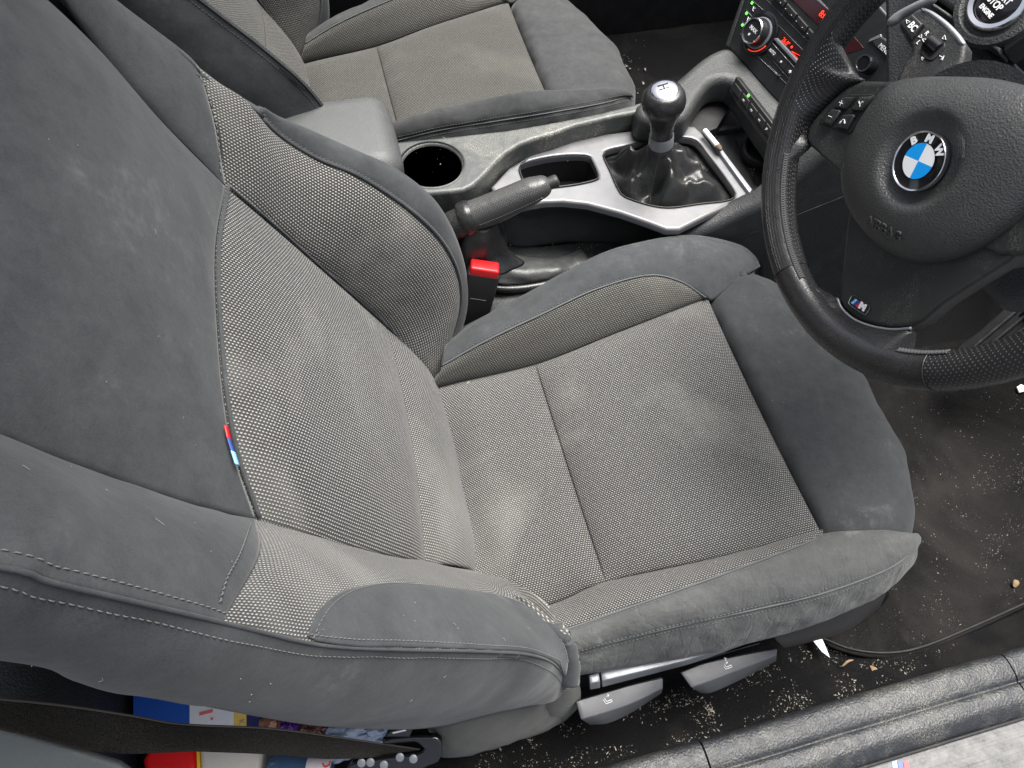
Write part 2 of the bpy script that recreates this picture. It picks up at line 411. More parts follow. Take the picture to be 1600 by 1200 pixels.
BOOT = plastic('boot_leather', (.010, .0105, .011), .34, .0002, 600, .25)
PERF = perf('perforated_leather', (.016, .016, .017))
PERFG = perf('perforated_grey_leather', (.045, .046, .045), .0036, .33)
WHITE = plain('white_print', (.75, .75, .75), .5); RED = plain('buckle_red', (.55, .008, .012), .4)
LEDR = plain('red_display', (1., .05, .02), .5, 0, .6); LEDG = plain('green_lamp', (.1, 1., .06), .5, 0, 1.6); LEDO = plain('orange_lamp', (1., .3, .03), .5, 0, 1.6)
DISP = plain('display_glass', (.035, .008, .010), .12)
CARP = carpet('carpet', (.004, .004, .0045), (.017, .017, .0175), (.027, .0255, .024))
MATC = carpet('mat_carpet', (.0055, .0055, .0056), (.020, .0195, .0193), (.038, .0355, .033), 5)
SILL = plastic('sill_plastic', (.013, .0145, .0175), .5, .0007, 330, .4, dcol=(.5, .49, .4))
def scratched(name, col, dark):
    m, nt, b = NM(name); co = coord(nt); mp = nd(nt, 'ShaderNodeMapping'); mp.inputs['Scale'].default_value = (5, 420, 5); mp.inputs['Rotation'].default_value = (0, 0, .06); nt.links.new(co, mp.inputs[0])
    n1 = noisen(nt, mp.outputs[0], 1, 5, .75, .4); n2 = noisen(nt, co, 45, 6, .8, .2)
    c = mixc(nt, ramp(nt, n1, .5, .7, 0, .7), col, dark); c = mixc(nt, ramp(nt, n2, .56, .7, 0, .6), c, dark)
    nt.links.new(c, b.inputs['Base Color']); b.inputs['Metallic'].default_value = .35; nt.links.new(ramp(nt, n2, .3, .7, .4, .75), b.inputs['Roughness']); return m
ALU = scratched('scuffed_plate', (.10, .10, .099), (.035, .035, .033))
BELT = carpet('belt_webbing', (.025, .023, .021), (.075, .070, .064), (.04, .037, .033), 20)
BLUE = plain('roundel_blue', (.0, .30, .80), .2); RWHITE = plain('roundel_white', (.78, .8, .82), .2)
CRUMB = plain('crumb', (.40, .37, .31), .9); PAPER = plain('paper', (.8, .8, .8), .8)

# ------------------------------------------------------------------ floor and surroundings
def sheet(name, x0, x1, y0, y1, z, mat, nx=60, ny=60, amp=.004, sc=9, parent=None):
    vs = []; 
    for i in range(nx + 1):
        for j in range(ny + 1):
            x = x0 + (x1 - x0) * i / nx; y = y0 + (y1 - y0) * j / ny
            vs.append((x, y, z + amp * fbm((x, y, 0), sc)))
    fs = [(i * (ny + 1) + j, (i + 1) * (ny + 1) + j, (i + 1) * (ny + 1) + j + 1, i * (ny + 1) + j + 1) for i in range(nx) for j in range(ny)]
    return mesh(name, vs, fs, mat, parent, 180)
def floor_h(x, y):
    t = max(0, min(1, (-.255 - y) / .07)); return .055 * t * t * (3 - 2 * t) + .003 * fbm((x, y, 0), 9)
nx, ny = 150, 110
vs = []; X0, X1, Y0, Y1 = -1.3, 1.3, -.37, 1.35
for i in range(nx + 1):
    for j in range(ny + 1):
        x = X0 + (X1 - X0) * i / nx; y = Y0 + (Y1 - Y0) * j / ny; vs.append((x, y, floor_h(x, y)))
fl = mesh('floor', vs, [(i * (ny + 1) + j, (i + 1) * (ny + 1) + j, (i + 1) * (ny + 1) + j + 1, i * (ny + 1) + j + 1) for i in range(nx) for j in range(ny)], CARP, None, 180)
tag(fl, None, None, kind='structure')
# carpet join line across the sill side of the floor, seen as a dark ridge
gd = bpy.data.objects.new('ground', bpy.data.meshes.new('ground')); gd.data.from_pydata([(-60, -60, -.35), (60, -60, -.35), (60, 60, -.35), (-60, 60, -.35)], [], [(0, 1, 2, 3)]); gd.data.materials.append(plastic('asphalt', (.05, .05, .05), .9)); COL.objects.link(gd); tag(gd, None, None, kind='structure')

tag(rbox('shade_roof', (-.84, .45, 1.23), (1.0, 1.5, .04), plastic('shade_roof_lining', (.35, .35, .34), .9), None, .012), None, None, kind='structure')  # unseen roof slab added to shade the backrest, cut short so sun reaches cushion
# ------------------------------------------------------------------ driver's seat
TH = math.radians(25); BN = V3(math.cos(TH), 0, math.sin(TH)); BU = V3(-math.sin(TH), 0, math.cos(TH)); BP = at(705, 750, z=.28)
def bo(px, py, o=0.): return at(px, py, pl=(BN, BP + BN * o))
def by(px, py, y): return at(px, py, y=y)
def bs(s, y, o): return BP * V3(1, 0, 1) + BU * s + BN * o + V3(0, y, 0)
def proj_px(p):
    v = RW.T @ (np.array(p) - CAM); return 800 + F * v[0] / v[2], 600 - F * v[1] / v[2]
def build_seat():
    R = thing('car_seat', 'worn grey suede and fabric seat with three colour tag, facing the steering wheel', 'car seat', (0, 0, 0), 'front car seats')
    K = {}
    # ---- backrest
    FVl = [bo(353, 292), bo(425, 353), bo(500, 420), bo(605, 513), bo(650, 566), bo(684, 603)]
    FVu = [bo(353, 292), bo(240, 180), bo(130, 50), bo(85, -5), bs(.66, .235, .0), bs(.78, .215, .0)]
    NVl = [bo(400, 811), bo(500, 842), bo(600, 868), bo(670, 880), bo(737, 893)]
    NVu = [bo(400, 811), bo(300, 792), bo(200, 762), bo(115, 731), bs(.66, -.13, .0), bs(.78, -.125, .0)]
    top = [(353, 292), (337, 395), (342, 540), (361, 690), (400, 811)]
    mid = [(605, 513), (627, 600), (645, 700), (657, 790), (664, 879)]
    bite = [(684, 603), (697, 670), (710, 745), (725, 820), (739, 893)]
    o1 = [0, .006, .008, .006, 0]
    A = [bo(*q, o) for q, o in zip(top, [0, .004, .005, .004, 0])]; B = [bo(*q, o) for q, o in zip(mid, o1)]; Cc = [bo(*q, o) for q, o in zip(bite, [-.004, .0, .0, 0, -.004])]
    Am = [bo(*q, o) for q, o in zip([(482, 404), (487, 500), (495, 620), (510, 740), (533, 853)], [0, .008, .010, .008, 0])]
    K['bi'] = loft('backrest_insert', [A, Am, B], 90, 70, WVN, R, .009, 6, wrinkle=.0012, ws=14, uvrot=True)
    Dn = [c - BU * .07 - BN * .02 for c in Cc]
    K['bl'] = loft('lumbar_insert', [B, [(a + b) / 2 + BN * .006 for a, b in zip(B, Cc)], Cc, Dn], 90, 46, WVN, R, .007, 4, wrinkle=.001, ws=14, uvrot=True)
    # centre shoulder panel
    T0 = A
    def ext(s, y, o): return bs(s, y, o)
    rows = [A]
    for s, oo in ((.46, .010), (.53, .02), (.60, .022), (.69, .016), (.765, -.005)):
        fy = np.interp(s, [.385, .472, .545, .66, .78], [.203, .217, .241, .235, .215]); ny_ = np.interp(s, [.385, .45, .5, .54, .66, .78], [-.126, -.133, -.136, -.135, -.13, -.125])
        rows.append([bs(s, fy + (ny_ - fy) * t, oo * (1 - (2 * t - 1) ** 2) ** .6 + .001) for t in (0, .25, .5, .75, 1)])
    rows.append([bs(.80, .19 + (-.1 - .19) * t, -.05) for t in (0, .25, .5, .75, 1)])
    K['sc'] = loft('shoulder_panel', rows, 80, 90, SU, R, .005, 10, wrinkle=.0016, ws=11)
    # far bolster: fabric (lower) then suede (upper), split by the seam 355,280 - 311,107
    yW = [(311, 105, .288), (345, 131, .29), (385, 157, .289), (427, 206, .286), (490, 247, .28), (560, 277, .273), (640, 330, .266), (690, 380, .262), (715, 432, .255), (718, 480, .243), (705, 532, .222), (686, 603, .178)]
    W = [by(*q) for q in yW]
    mids = [(345, 198), (395, 232), (450, 295), (540, 352), (620, 425), (668, 500), (686, 560), (690, 602)]
    FVc = crs(FVl, 60); Wc = crs(W, 60)
    def lift_mid(a, b, h): return [(p * .5 + q * .5) + BN * h * t for p, q, t in zip(a, b, np.interp(np.linspace(0, 1, len(a)), [0, .3, .8, 1], [.5, 1, 1, .3]))]
    K['ff'] = loft('side_bolster_fabric', [FVc, lift_mid(FVc, Wc, .012), Wc], 110, 50, WVB, R, .005, 6, wrinkle=.0012, ws=15)
    Wup = [by(311, 105, .288), by(287, 80, .287), by(182, 0, .285), bs(.60, .28, .012), bs(.68, .27, .0), bs(.78, .245, -.01)]
    K['fs'] = loft('far_shoulder_panel', [crs(FVu, 50), lift_mid(crs(FVu, 50), crs(Wup, 50), .006), crs(Wup, 50)], 60, 40, SU, R, .006, 6, wrinkle=.0015, ws=14)
    yS = [(311, 105, .289), (345, 131, .291), (385, 155.5, .291), (427, 180, .299), (458, 191, .303), (560, 236, .305), (610, 258, .304), (655, 289, .302), (686, 321, .30), (708, 366, .297), (722, 425, .288), (724, 480, .272), (712, 535, .25), (692, 604, .21)]
    Sf = crs([by(*q) for q in yS], 60)
    Wd = Wc.copy(); Wd[:8] += (Sf[:8] - Wd[:8]) * .2
    Wq, Sq = crs(Wc[7:], 60), crs(Sf[7:], 60)
    K['fo'] = loft('bolster_side_panel', [Wq, (Wq + Sq) / 2 + BN * .006, Sq], 100, 24, SU, R, .003, 4)
    Bf = np.array([V3(p[0], .285, p[2]) for p in Sf]) - BN * .13
    Mf = (Sf + Bf) / 2 + V3(0, .004, 0)
    K['fb'] = loft('outer_side_panel', [Sf, Mf, Bf], 80, 24, SU, R, .0, 4, face=(0, 1, .3))
    Wuc = crs(Wup, 50); Bu = np.array([V3(p[0], .265, p[2]) for p in Wuc]) - BN * .11
    loft('outer_side_panel', [Wuc, (Wuc + Bu) / 2 + V3(0, .004, 0), Bu], 50, 20, SU, R, 0, 4, face=(0, 1, .3))
    # near bolster
    yN = [(0, 885, -.236), (78, 908, -.237), (194, 935, -.238), (310, 962, -.239), (388, 981, -.239), (504, 1007, -.239), (620, 1014, -.238), (750, 1017, -.237), (832, 1023, -.236), (870, 1040, -.235), (886, 1066, -.236)]
    Wn = [bs(.78, -.21, .0), bs(.70, -.23, .05)] + [by(*q) for q in yN]
    Wnc = crs(Wn, 140)
    ax = lambda P: (np.array(P) - BP) @ BU
    k0 = int(np.argmin([abs(proj_px(p)[0] - 343) for p in Wnc]))
    Wa, Wb = Wnc[:k0 + 1][::-1], Wnc[k0:]
    NA = [bo(400, 811), bo(500, 842), bo(600, 868), bo(670, 880), bo(737, 893, .012), by(787, 904, -.137), by(825, 922, -.163), by(862, 955, -.190), by(882, 1000, -.212), by(888, 1040, -.228)]
    NAc = crs(NA, 90); Wbc = crs(Wb, 90)
    K['nf'] = loft('side_bolster_fabric', [NAc, (NAc + Wbc) / 2 + BN * .012 * np.sin(np.linspace(.35, 1, 90) * math.pi)[:, None], Wbc], 150, 70, WVN, R, .006, 6, wrinkle=.0012, ws=14, ends=(1, 0))
    NVc = crs(NVu, 60); Wac = crs(Wa, 60)
    K['ns'] = loft('near_shoulder_panel', [NVc, (NVc + Wac) / 2 + BN * .012, Wac], 90, 60, SU, R, .006, 6, wrinkle=.0018, ws=11)
    me_ = K['nf'].ob.data; me_.materials.append(SU)
    for pl_ in me_.polygons:
        q = proj_px(np.array(pl_.center))
        if q[0] > 815 and q[1] > np.interp(q[0], [815, 832, 862, 884, 900], [950, 952, 974, 996, 1005]) : pl_.material_index = 1
    # suede patch at the foot of the near bolster
    K['np'] = patch('bolster_patch', K['nf'], [(478, 994), (484, 975), (500, 950), (525, 930), (560, 918), (620, 912), (700, 920), (787, 933), (832, 951), (862, 976), (878, 1003), (886, 1030)],
                    [(482, 998), (490, 1002), (504, 1005), (530, 1009), (570, 1012), (620, 1012), (700, 1014), (760, 1016), (815, 1018), (850, 1027), (870, 1038), (884, 1056)], 110, 26, SU, R)
    yB = [(0, 1030, -.243), (116, 1060, -.247), (213, 1082, -.250), (388, 1117, -.255), (504, 1135, -.258), (620, 1140, -.259), (690, 1135, -.258), (760, 1117, -.257), (830, 1101, -.25), (866, 1092, -.243), (888, 1070, -.237)]
    Sn = crs([bs(.78, -.215, -.07), bs(.70, -.235, -.03)] + [by(*q) for q in yB], 140)
    Mn = (Wnc + Sn) / 2 + V3(0, -.010, 0) * np.sin(np.linspace(.25, .93, 140) * math.pi)[:, None]
    K['no'] = loft('bolster_side_panel', [Wnc, Mn, Sn], 170, 46, SU, R, .003, 4, wrinkle=.004, ws=10)
    Bn = np.array([V3(p[0], -.15, p[2]) for p in Sn]) - BN * .045
    loft('back_edge_panel', [Sn, (Sn + Bn) / 2 + V3(0, -.003, 0), Bn], 90, 14, WVP, R, 0, 4, face=(-.6, -1, -.5))
    # back shell
    rr = []
    for t in np.linspace(0, 1, 7):
        rr.append([bs(s, -.15 + .43 * t, -.12 - .03 * math.sin(t * math.pi) - .03 * (s < .6)) for s in (-.12, .1, .3, .5, .7, .79)])
    loft('back_shell', rr, 40, 40, BLKM, R, 0, face=(-1, 0, -.3))
    tp = [[bs(.78, -.21, 0), bs(.79, -.12, .003), bs(.80, .03, .0), bs(.79, .2, 0), bs(.78, .245, -.01)], [bs(.82, -.2, -.05), bs(.83, -.1, -.05), bs(.83, .03, -.05), bs(.83, .2, -.05), bs(.82, .235, -.05)], [bs(.79, -.2, -.13), bs(.79, -.1, -.14), bs(.79, .03, -.14), bs(.79, .2, -.14), bs(.79, .235, -.13)]]
    loft('top_panel', tp, 30, 16, SU, R, 0, face=(0, 0, 1))
    # gaiter of woven cloth at the hinge
    g0 = [by(668, 1138, -.235), by(700, 1130, -.248), by(770, 1112, -.25), by(840, 1096, -.24), by(872, 1095, -.235)]
    g1 = [by(690, 1180, -.23), by(715, 1178, -.238), by(760, 1168, -.24), by(830, 1145, -.236), by(872, 1122, -.23)]
    g0, g1 = crs(g0, 50), crs(g1, 50)
    loft('hinge_gaiter', [g0, (g0 + g1) / 2 + V3(0, -.014, .0), g1], 60, 20, WVP, R, .002, wrinkle=.002, ws=30)
    gg = loft('recliner_cover', [crs([by(838, 1098, -.236), by(862, 1090, -.238), by(890, 1068, -.232), by(904, 1062, -.225)], 20), crs([by(850, 1138, -.236), by(876, 1128, -.238), by(893, 1112, -.232), by(906, 1095, -.225)], 20)], 20, 16, WVP, R, .008)
    # piping and stitching
    def pipe(P, r=.0021, m=PIP): return tube_data(crs(P, 90), r, 7)
    ip = crs([p + BN * .003 for p in A], 70)
    for q in (tube_data(ip, .0017, 8), tube_data(crs([p + BN * .003 for p in FVl], 60), .0012, 6), tube_data(crs(Wc[8:] + BN * .002, 90), .0022, 7), tube_data(Wnc + V3(0, -.0004, 0), .0011, 7)): mesh('piping', *q, SU, R, 180)
    def sline(p, dist, side, i0=0, i1=None, **k):
        P, n = rowline(p, dist, side, i0, i1); return dash_data(P, n, **k)
    # which side of each panel is the welt: test by distance
    def side_of(p, curve):
        c = curve[len(curve) // 2]; a = np.min(np.linalg.norm(p.G[:, 0] - c, axis=1)); b = np.min(np.linalg.norm(p.G[:, -1] - c, axis=1)); return 0 if a < b else 1
    D = []; DL = []
    for key, cur, dist in (('no', Wnc, .0075), ('ns', Wac, .0075), ('np', Wbc, .004)):
        D.append(sline(K[key], dist, side_of(K[key], cur)))
    for q in D: mesh('stitching', *q, THRL, R, 180)
    DL.append(sline(K['fo'], .005, side_of(K['fo'], Wc)))
    DL.append(sline(K['np'], .0045, 1 - side_of(K['np'], Wbc)))
    # seam between near shoulder suede and fabric
    def along(base, px, n=40, lift=.0012):
        H = [hit(base, *q) for q in crs(px, n)]; return np.array([h for h, _ in H]), np.array([m for _, m in H])
    P, n_ = along(K['ns'], [(391, 818), (372, 868), (352, 905), (338, 952)]); DL.append(dash_data(P, n_, .0045, .003, .00045, .0012))
    P, n_ = along(K['fs'], [(305, 112), (322, 140), (336, 185), (346, 230), (351, 280)]); DL.append(dash_data(P, n_, .006, .004, .0005, .0012))
    for q in DL: mesh('stitching', *q, THR, R, 180)
    # three colour tag in the seam
    tg = crs([bo(*q, .010) for q in ((356, 668), (361, 690), (366, 706), (373, 728))], 31)
    for (i0, i1, m) in ((0, 11, RED), (10, 21, plain('tag_navy', (.03, .06, .25), .6)), (20, 31, plain('tag_sky', (.25, .6, .85), .6))):
        Pt = tg[i0:i1]; a = Pt - BU * .0 + BN * .001; b_ = Pt + BU * .0045 + BN * .001
        grid_mesh('seam_tag', np.stack([a, b_], 1), m, R, .0008)
    # ---- cushion
    N3 = [(860, 945, .27), (945, 910, .29), (1120, 873, .312), (1287, 834, .33)]
    Nin = [V3(-.30, -.15, .255)] + [at(a, b, z=c) for a, b, c in N3]
    Fin = [V3(-.30, .16, .255)] + [at(a, b, z=c) for a, b, c in ((682, 606, .27), (835, 570, .29), (960, 522, .312), (1105, 465, .33))]
    Nc, Fc = crs(Nin, 200), crs(Fin, 200)
    kx = lambda Cv, x: int(np.argmin(abs(Cv[:, 0] - x)))
    x0 = -.0785
    def pad(name, xa, xb, puff, dip):
        a = Nc[kx(Nc, xa):kx(Nc, xb) + 1]; b = Fc[kx(Fc, xa):kx(Fc, xb) + 1]
        a, b = crs(a, 60), crs(b, 60)
        rails = [a * (1 - t) + b * t - V3(0, 0, dip * (1 - (2 * t - 1) ** 2)) + V3(np.sin(t * math.pi) * 0, 0, 0) for t in (0, .25, .5, .75, 1)]
        for r_ in rails[1:-1]:
            q_ = np.clip((-.165 - r_[:, 0]) / .05, 0, 1); r_[:, 2] -= .020 * q_ * q_ * (3 - 2 * q_)
        return loft(name, rails, 80, 90, WV, R, puff, 8, epw=6, wrinkle=.0016, ws=10)
    K['cr'] = pad('cushion_pad', -.28, x0, .015, .004)
    K['cf'] = pad('cushion_pad', x0 + .002, .1705, .018, .005)
    # near cushion bolster
    Fn = [by(800, 1005, -.19), at(880, 985, z=.312), at(1010, 940, z=.33), at(1150, 890, z=.342), at(1250, 852, z=.345), at(1287, 836, z=.335)]
    Fnc = crs(Fn, 90); Ns = crs(Nc[kx(Nc, -.19):], 90)
    K['nb'] = loft('cushion_bolster_fabric', [Ns, Fnc], 120, 22, WV, R, .006, 3, ends=(1, 0))
    Fx = crs(Fn[:-1] + [at(1287, 834, z=.338), at(1340, 829, z=.332), at(1395, 829, z=.322), at(1426, 840, z=.308)], 110)
    Wcc = crs([by(815, 1040, -.21), at(889, 1020, z=.297), at(1040, 982, z=.312), at(1160, 956, z=.318), at(1280, 928, z=.322), at(1380, 892, z=.32), at(1420, 865, z=.315), at(1431, 846, z=.305)], 110)
    K['nt'] = loft('cushion_bolster_top', [Fx, (Fx + Wcc) / 2 + V3(0, -.0, .006), Wcc], 150, 40, SUD, R, .005, 4, wrinkle=.0024, ws=22, ends=(0, 0))
    Bc = crs([by(820, 1075, -.215), at(892, 1058, z=.225), at(975, 1043, z=.225), at(1087, 1025, z=.23), at(1200, 998, z=.235), at(1260, 981, z=.24), at(1320, 957, z=.25), at(1380, 923, z=.265), at(1424, 880, z=.285), at(1433, 852, z=.298)], 110)
    K['no2'] = loft('cushion_bolster_side', [Wcc, (Wcc + Bc) / 2 + V3(0, -.004, 0), Bc], 150, 36, SUD, R, .003, 4, wrinkle=.0032, ws=20)
    # far cushion bolster
    Fsm = crs(Fc[kx(Fc, -.22):], 90)
    Ff = [at(690, 572, z=.30), at(760, 533, z=.325), at(850, 490, z=.345), at(930, 453, z=.355), at(1010, 431, z=.357), at(1062, 440, z=.350), at(1103, 466, z=.334)]
    Ffc = crs(Ff, 90)
    K['fbf'] = loft('cushion_bolster_fabric', [Fsm, Ffc], 120, 22, WVP, R, .006, 3, ends=(0, 1))
    Ffx = crs(Ff[:-1] + [at(1098, 460, z=.338), at(1112, 470, z=.33)], 90)
    Sfc = crs([by(705, 530, .225), by(760, 492, .24), by(830, 454, .262), by(930, 400, .275), by(1000, 378, .28), by(1080, 367, .28), by(1150, 380, .268), by(1178, 398, .255), by(1188, 416, .243)], 90)
    K['fst'] = loft('cushion_bolster_top', [Ffx, (Ffx + Sfc) / 2 + V3(0, 0, .008), Sfc], 110, 36, SU, R, .004, 4, wrinkle=.002, ws=20, ends=(0, 0))
    Bf2 = np.array([V3(p[0], .285 - .04 * max(0, (p[0] - .2) / .1), .2) for p in Sfc])
    loft('cushion_bolster_side', [Sfc, (Sfc + Bf2) / 2 + V3(0, .012, 0), Bf2], 60, 16, SU, R, 0, face=(0, 1, .4))
    # thigh extender
    rails = []
    for t in np.linspace(0, 1, 13):
        xf = np.interp(t, [0, .1, .5, .72, .9, 1], [.278, .295, .338, .336, .315, .296])
        e = 1 - abs(2 * t - 1) ** 9; yy = lambda x: (1 - t) * np.interp(x, [.17, .27], [.192, .236]) + t * np.interp(x, [.17, .29], [-.162, -.182])
        zt = .318 + .016 * e
        prof = [(.1725, .285), (.176, zt - .006), (.195, zt + .004), (.24, zt + .006), (xf - .045, zt + .001), (xf - .014, zt - .016), (xf, zt - .045), (xf - .012, .225), (xf - .05, .20)]
        rails.append([V3(x, yy(x), z) for x, z in prof])
    K['ex'] = loft('thigh_extender', rails, 90, 110, SUT, R, .003, 12, wrinkle=.0028, ws=16, ends=(0, 0))
    en = crs(rails[-1], 40); mesh('extender_end', *endcap(en, V3(.22, -.168, .25)), SUT, R, 180)
    en = crs(rails[0], 40); mesh('extender_end', *endcap(en, V3(.22, .19, .25)), SUT, R, 180)
    for q in (tube_data(Wcc + V3(0, -.0005, .0003), .0011, 7), tube_data(Fnc + V3(0, 0, .001), .0013, 6), tube_data(Ffc + V3(0, 0, .001), .0013, 6)): mesh('piping', *q, PIP, R, 180)
    D = [sline(K['no2'], .006, side_of(K['no2'], Wcc), 8), sline(K['nt'], .006, side_of(K['nt'], Wcc), 8), sline(K['fst'], .005, side_of(K['fst'], Ffc), 6, 84), sline(K['nt'], .004, side_of(K['nt'], Fx), 8, 110)]
    P, n_ = rowline(K['fst'], .012, side_of(K['fst'], Sfc), 40); D.append(dash_data(P, n_))
    for q in D: mesh('stitching', *q, THR, R, 180)
    # base under the cushion
    rbox('seat_base', (.0, .02, .17), (.44, .40, .13), BLKM, R, .02)
    for yy_ in (-.17, .2): rbox('seat_rail', (.0, yy_, .05), (.58, .035, .10), BLKM, R, .008)
    return R, K
def endcap(loop, c):
    vs = [c] + list(loop); return vs, [(0, i, i + 1) for i in range(1, len(vs) - 1)]
def proj_px(p):
    v = RW.T @ (np.array(p) - CAM); return 800 + F * v[0] / v[2], 600 - F * v[1] / v[2]
SEAT, K = build_seat()
# passenger seat: the same seat, without driver-side trims, darker cloth
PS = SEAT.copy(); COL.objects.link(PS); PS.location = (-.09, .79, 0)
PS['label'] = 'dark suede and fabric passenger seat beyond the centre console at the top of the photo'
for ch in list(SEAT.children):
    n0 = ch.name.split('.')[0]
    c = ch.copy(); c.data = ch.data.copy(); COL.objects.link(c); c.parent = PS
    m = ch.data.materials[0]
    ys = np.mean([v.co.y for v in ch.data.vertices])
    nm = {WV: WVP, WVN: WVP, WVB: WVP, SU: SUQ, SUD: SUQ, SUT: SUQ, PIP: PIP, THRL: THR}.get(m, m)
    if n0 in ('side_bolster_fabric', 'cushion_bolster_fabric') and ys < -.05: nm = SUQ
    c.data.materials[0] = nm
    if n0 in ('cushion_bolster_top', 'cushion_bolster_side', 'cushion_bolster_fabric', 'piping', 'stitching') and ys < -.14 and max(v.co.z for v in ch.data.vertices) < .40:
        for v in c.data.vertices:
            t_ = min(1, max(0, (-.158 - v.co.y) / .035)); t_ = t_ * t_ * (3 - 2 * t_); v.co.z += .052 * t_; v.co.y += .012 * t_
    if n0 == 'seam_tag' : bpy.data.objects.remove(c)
def seat_thing_child(name, *a, **k): return slab(name, *a, parent=SEAT, **k)
# side trim, levers
def facets(name, rails, ys, mat, par, N=24, thick=.006):
    G = np.stack([crs([at(*q, z=z) for q in r], N) for r, z in zip(rails, ys)], 1)
    p = grid_mesh(name, G, mat, par, thick, None, False, 22)
    b = p.ob.modifiers.new('edge', 'BEVEL'); b.width = .0009; b.segments = 2; b.limit_method = 'ANGLE'; b.angle_limit = math.radians(25)
    return p
facets('side_rail', [[(938, 1049), (1000, 1034), (1090, 1012), (1168, 992)], [(941, 1064), (1040, 1040), (1090, 1027), (1166, 1001)], [(941, 1074), (1040, 1048), (1090, 1034), (1164, 1007)]], [.205, .203, .185], SATIN, SEAT)
facets('side_rail_end', [[(920, 1055), (936, 1050)], [(922, 1068), (938, 1065)], [(922, 1078), (938, 1075)]], [.205, .203, .185], SATIN, SEAT, 4)
slab('side_cover', [(893, 1052), (1000, 1030), (1168, 985), (1260, 965), (1330, 940), (1385, 905), (1392, 930), (1375, 955), (1325, 985), (1250, 1010), (1160, 1035), (1000, 1090), (905, 1116)], YP(-.205), .008, .003, BLK, SEAT)
facets('front_cover', [[(1200, 985), (1262, 965), (1330, 935), (1384, 900)], [(1215, 1003), (1262, 990), (1325, 966), (1386, 924)], [(1225, 1013), (1268, 1003), (1325, 985), (1376, 950)]], [.235, .215, .19], BLK, SEAT)
for q in (((905, 1094), (960, 1082), (1015, 1066)), ((1100, 1030), (1150, 1015), (1186, 1005))):
    mesh('trim_rib', *tube_data([at(*p, y=-.218) for p in q], .0015, 8), BLKG, SEAT, 60)
LEV = plastic('lever_grey', (.055, .057, .063), .42, .0001, 1200, .25, metal=.1)
def lever(rails, icon, kind):
    lv = facets('seat_lever', rails, [.158, .152, .130], LEV, SEAT).ob
    parts = []; c = at(*icon, z=.155); vd = (CAM - c) / np.linalg.norm(CAM - c)
    t1 = at(icon[0] + 10, icon[1] - 2.6, z=.155) - c; t1 -= vd * (t1 @ vd); t1 /= np.linalg.norm(t1); t2 = np.cross(vd, t1)
    a_ = c - V3(0, 0, 0) + vd * .0012
    def seg(pts): parts.append(tube_data([a_ + (p[0] * t1 + p[1] * t2) * .00092 for p in pts], .00045, 5))
    seg([(-3, 6), (-1, 0), (6, 1)]); seg([(-5, 5), (-2.6, -2.5), (6.3, -1.5), (6, 1)]); seg([(-5, 5), (-3, 6)])
    if kind == 'h':
        seg([(-10, 2), (-6, 3)]); seg([(-8, 4), (-10, 2), (-8, 0)]); seg([(0, 6), (4, 7)]); seg([(2, 9), (4, 7), (2, 5)])
    else:
        seg([(1, 4), (1, 12)]); seg([(-1, 10), (1, 12), (3, 10)]); seg([(-1, 6), (1, 4), (3, 6)])
    mesh('seat_symbol', *join(parts), WHITE, lv, 180)
lever([[(900, 1096), (945, 1083), (990, 1070), (1036, 1060)], [(908, 1124), (950, 1112), (990, 1098), (1036, 1075)], [(922, 1133), (952, 1130), (990, 1112), (1034, 1083)]], (949, 1096), 'h')
lever([[(1064, 1051), (1100, 1037), (1150, 1026), (1215, 1014)], [(1080, 1074), (1110, 1064), (1160, 1045), (1214, 1024)], [(1094, 1083), (1114, 1082), (1160, 1061), (1213, 1033)]], (1136, 1042), 'v')

PS.location = (-.095, .738, -.012); PS.scale = (1, .9, 1)

# ------------------------------------------------------------------ passenger side surroundings
dp = thing('door_panel', 'dark door card on the passenger side, behind the passenger seat at the top', 'door panel', (.1, 1.2, 0))
rbox('panel_body', (.1, 1.25, .4), (2.0, .08, .9), BLKM, dp, .02)
rbox('armrest', (.0, 1.19, .42), (.6, .07, .05), BLK, dp, .02)
# ------------------------------------------------------------------ centre console
CO = thing('centre_console', 'long grey-green plastic console with silver tray panel between the two front seats', 'console', (0, .4, 0))
cup_c = (675, 257)
th_ = np.linspace(0, 2 * math.pi, 48, endpoint=False)
cc = at(*cup_c, z=.40); cupr = .0405
def ring_px(c, r, n=48): return [proj_px(c + V3(math.cos(t) * r, math.sin(t) * r, 0)) for t in np.linspace(0, 2 * math.pi, n, endpoint=False)]
plat = [(560, 240), (575, 224), (616, 221), (725, 210), (795, 202), (865, 190), (940, 175), (1005, 158), (1060, 140), (1066, 154), (1019, 171), (960, 182), (900, 196), (865, 209), (835, 217), (812, 226), (793, 238), (781, 248), (767, 264), (753, 278), (741, 289), (725, 297), (700, 300), (676, 302), (640, 302), (600, 296), (560, 280)]
plp = [at(*q, z=.40) for q in plat]
slab3('console_top', plp, ZP(.40), .05, .0055, CONS, CO, [[cc + V3(math.cos(t) * cupr, math.sin(t) * cupr, 0) for t in th_]], 3)
def tubewall(name, loop, depth, mat, par, taper=.92, bottom=True):
    c = np.mean(loop, axis=0); n = len(loop); vs = []; fs = []
    for k, (dz, s) in enumerate(((0, 1), (-.004, .985), (-depth, taper))):
        for p in loop: vs.append(c + (p - c) * s + V3(0, 0, dz))
    for k in range(2):
        for j in range(n): fs.append((k * n + j, (k + 1) * n + j, (k + 1) * n + (j + 1) % n, k * n + (j + 1) % n))
    if bottom: fs.append(tuple(2 * n + j for j in range(n)))
    return mesh(name, vs, fs, mat, par, 50)
cw = tubewall('cup_holder', [cc + V3(math.cos(t) * (cupr + .0055), math.sin(t) * (cupr + .0055), -.003) for t in th_], .075, BLK, CO, .86)
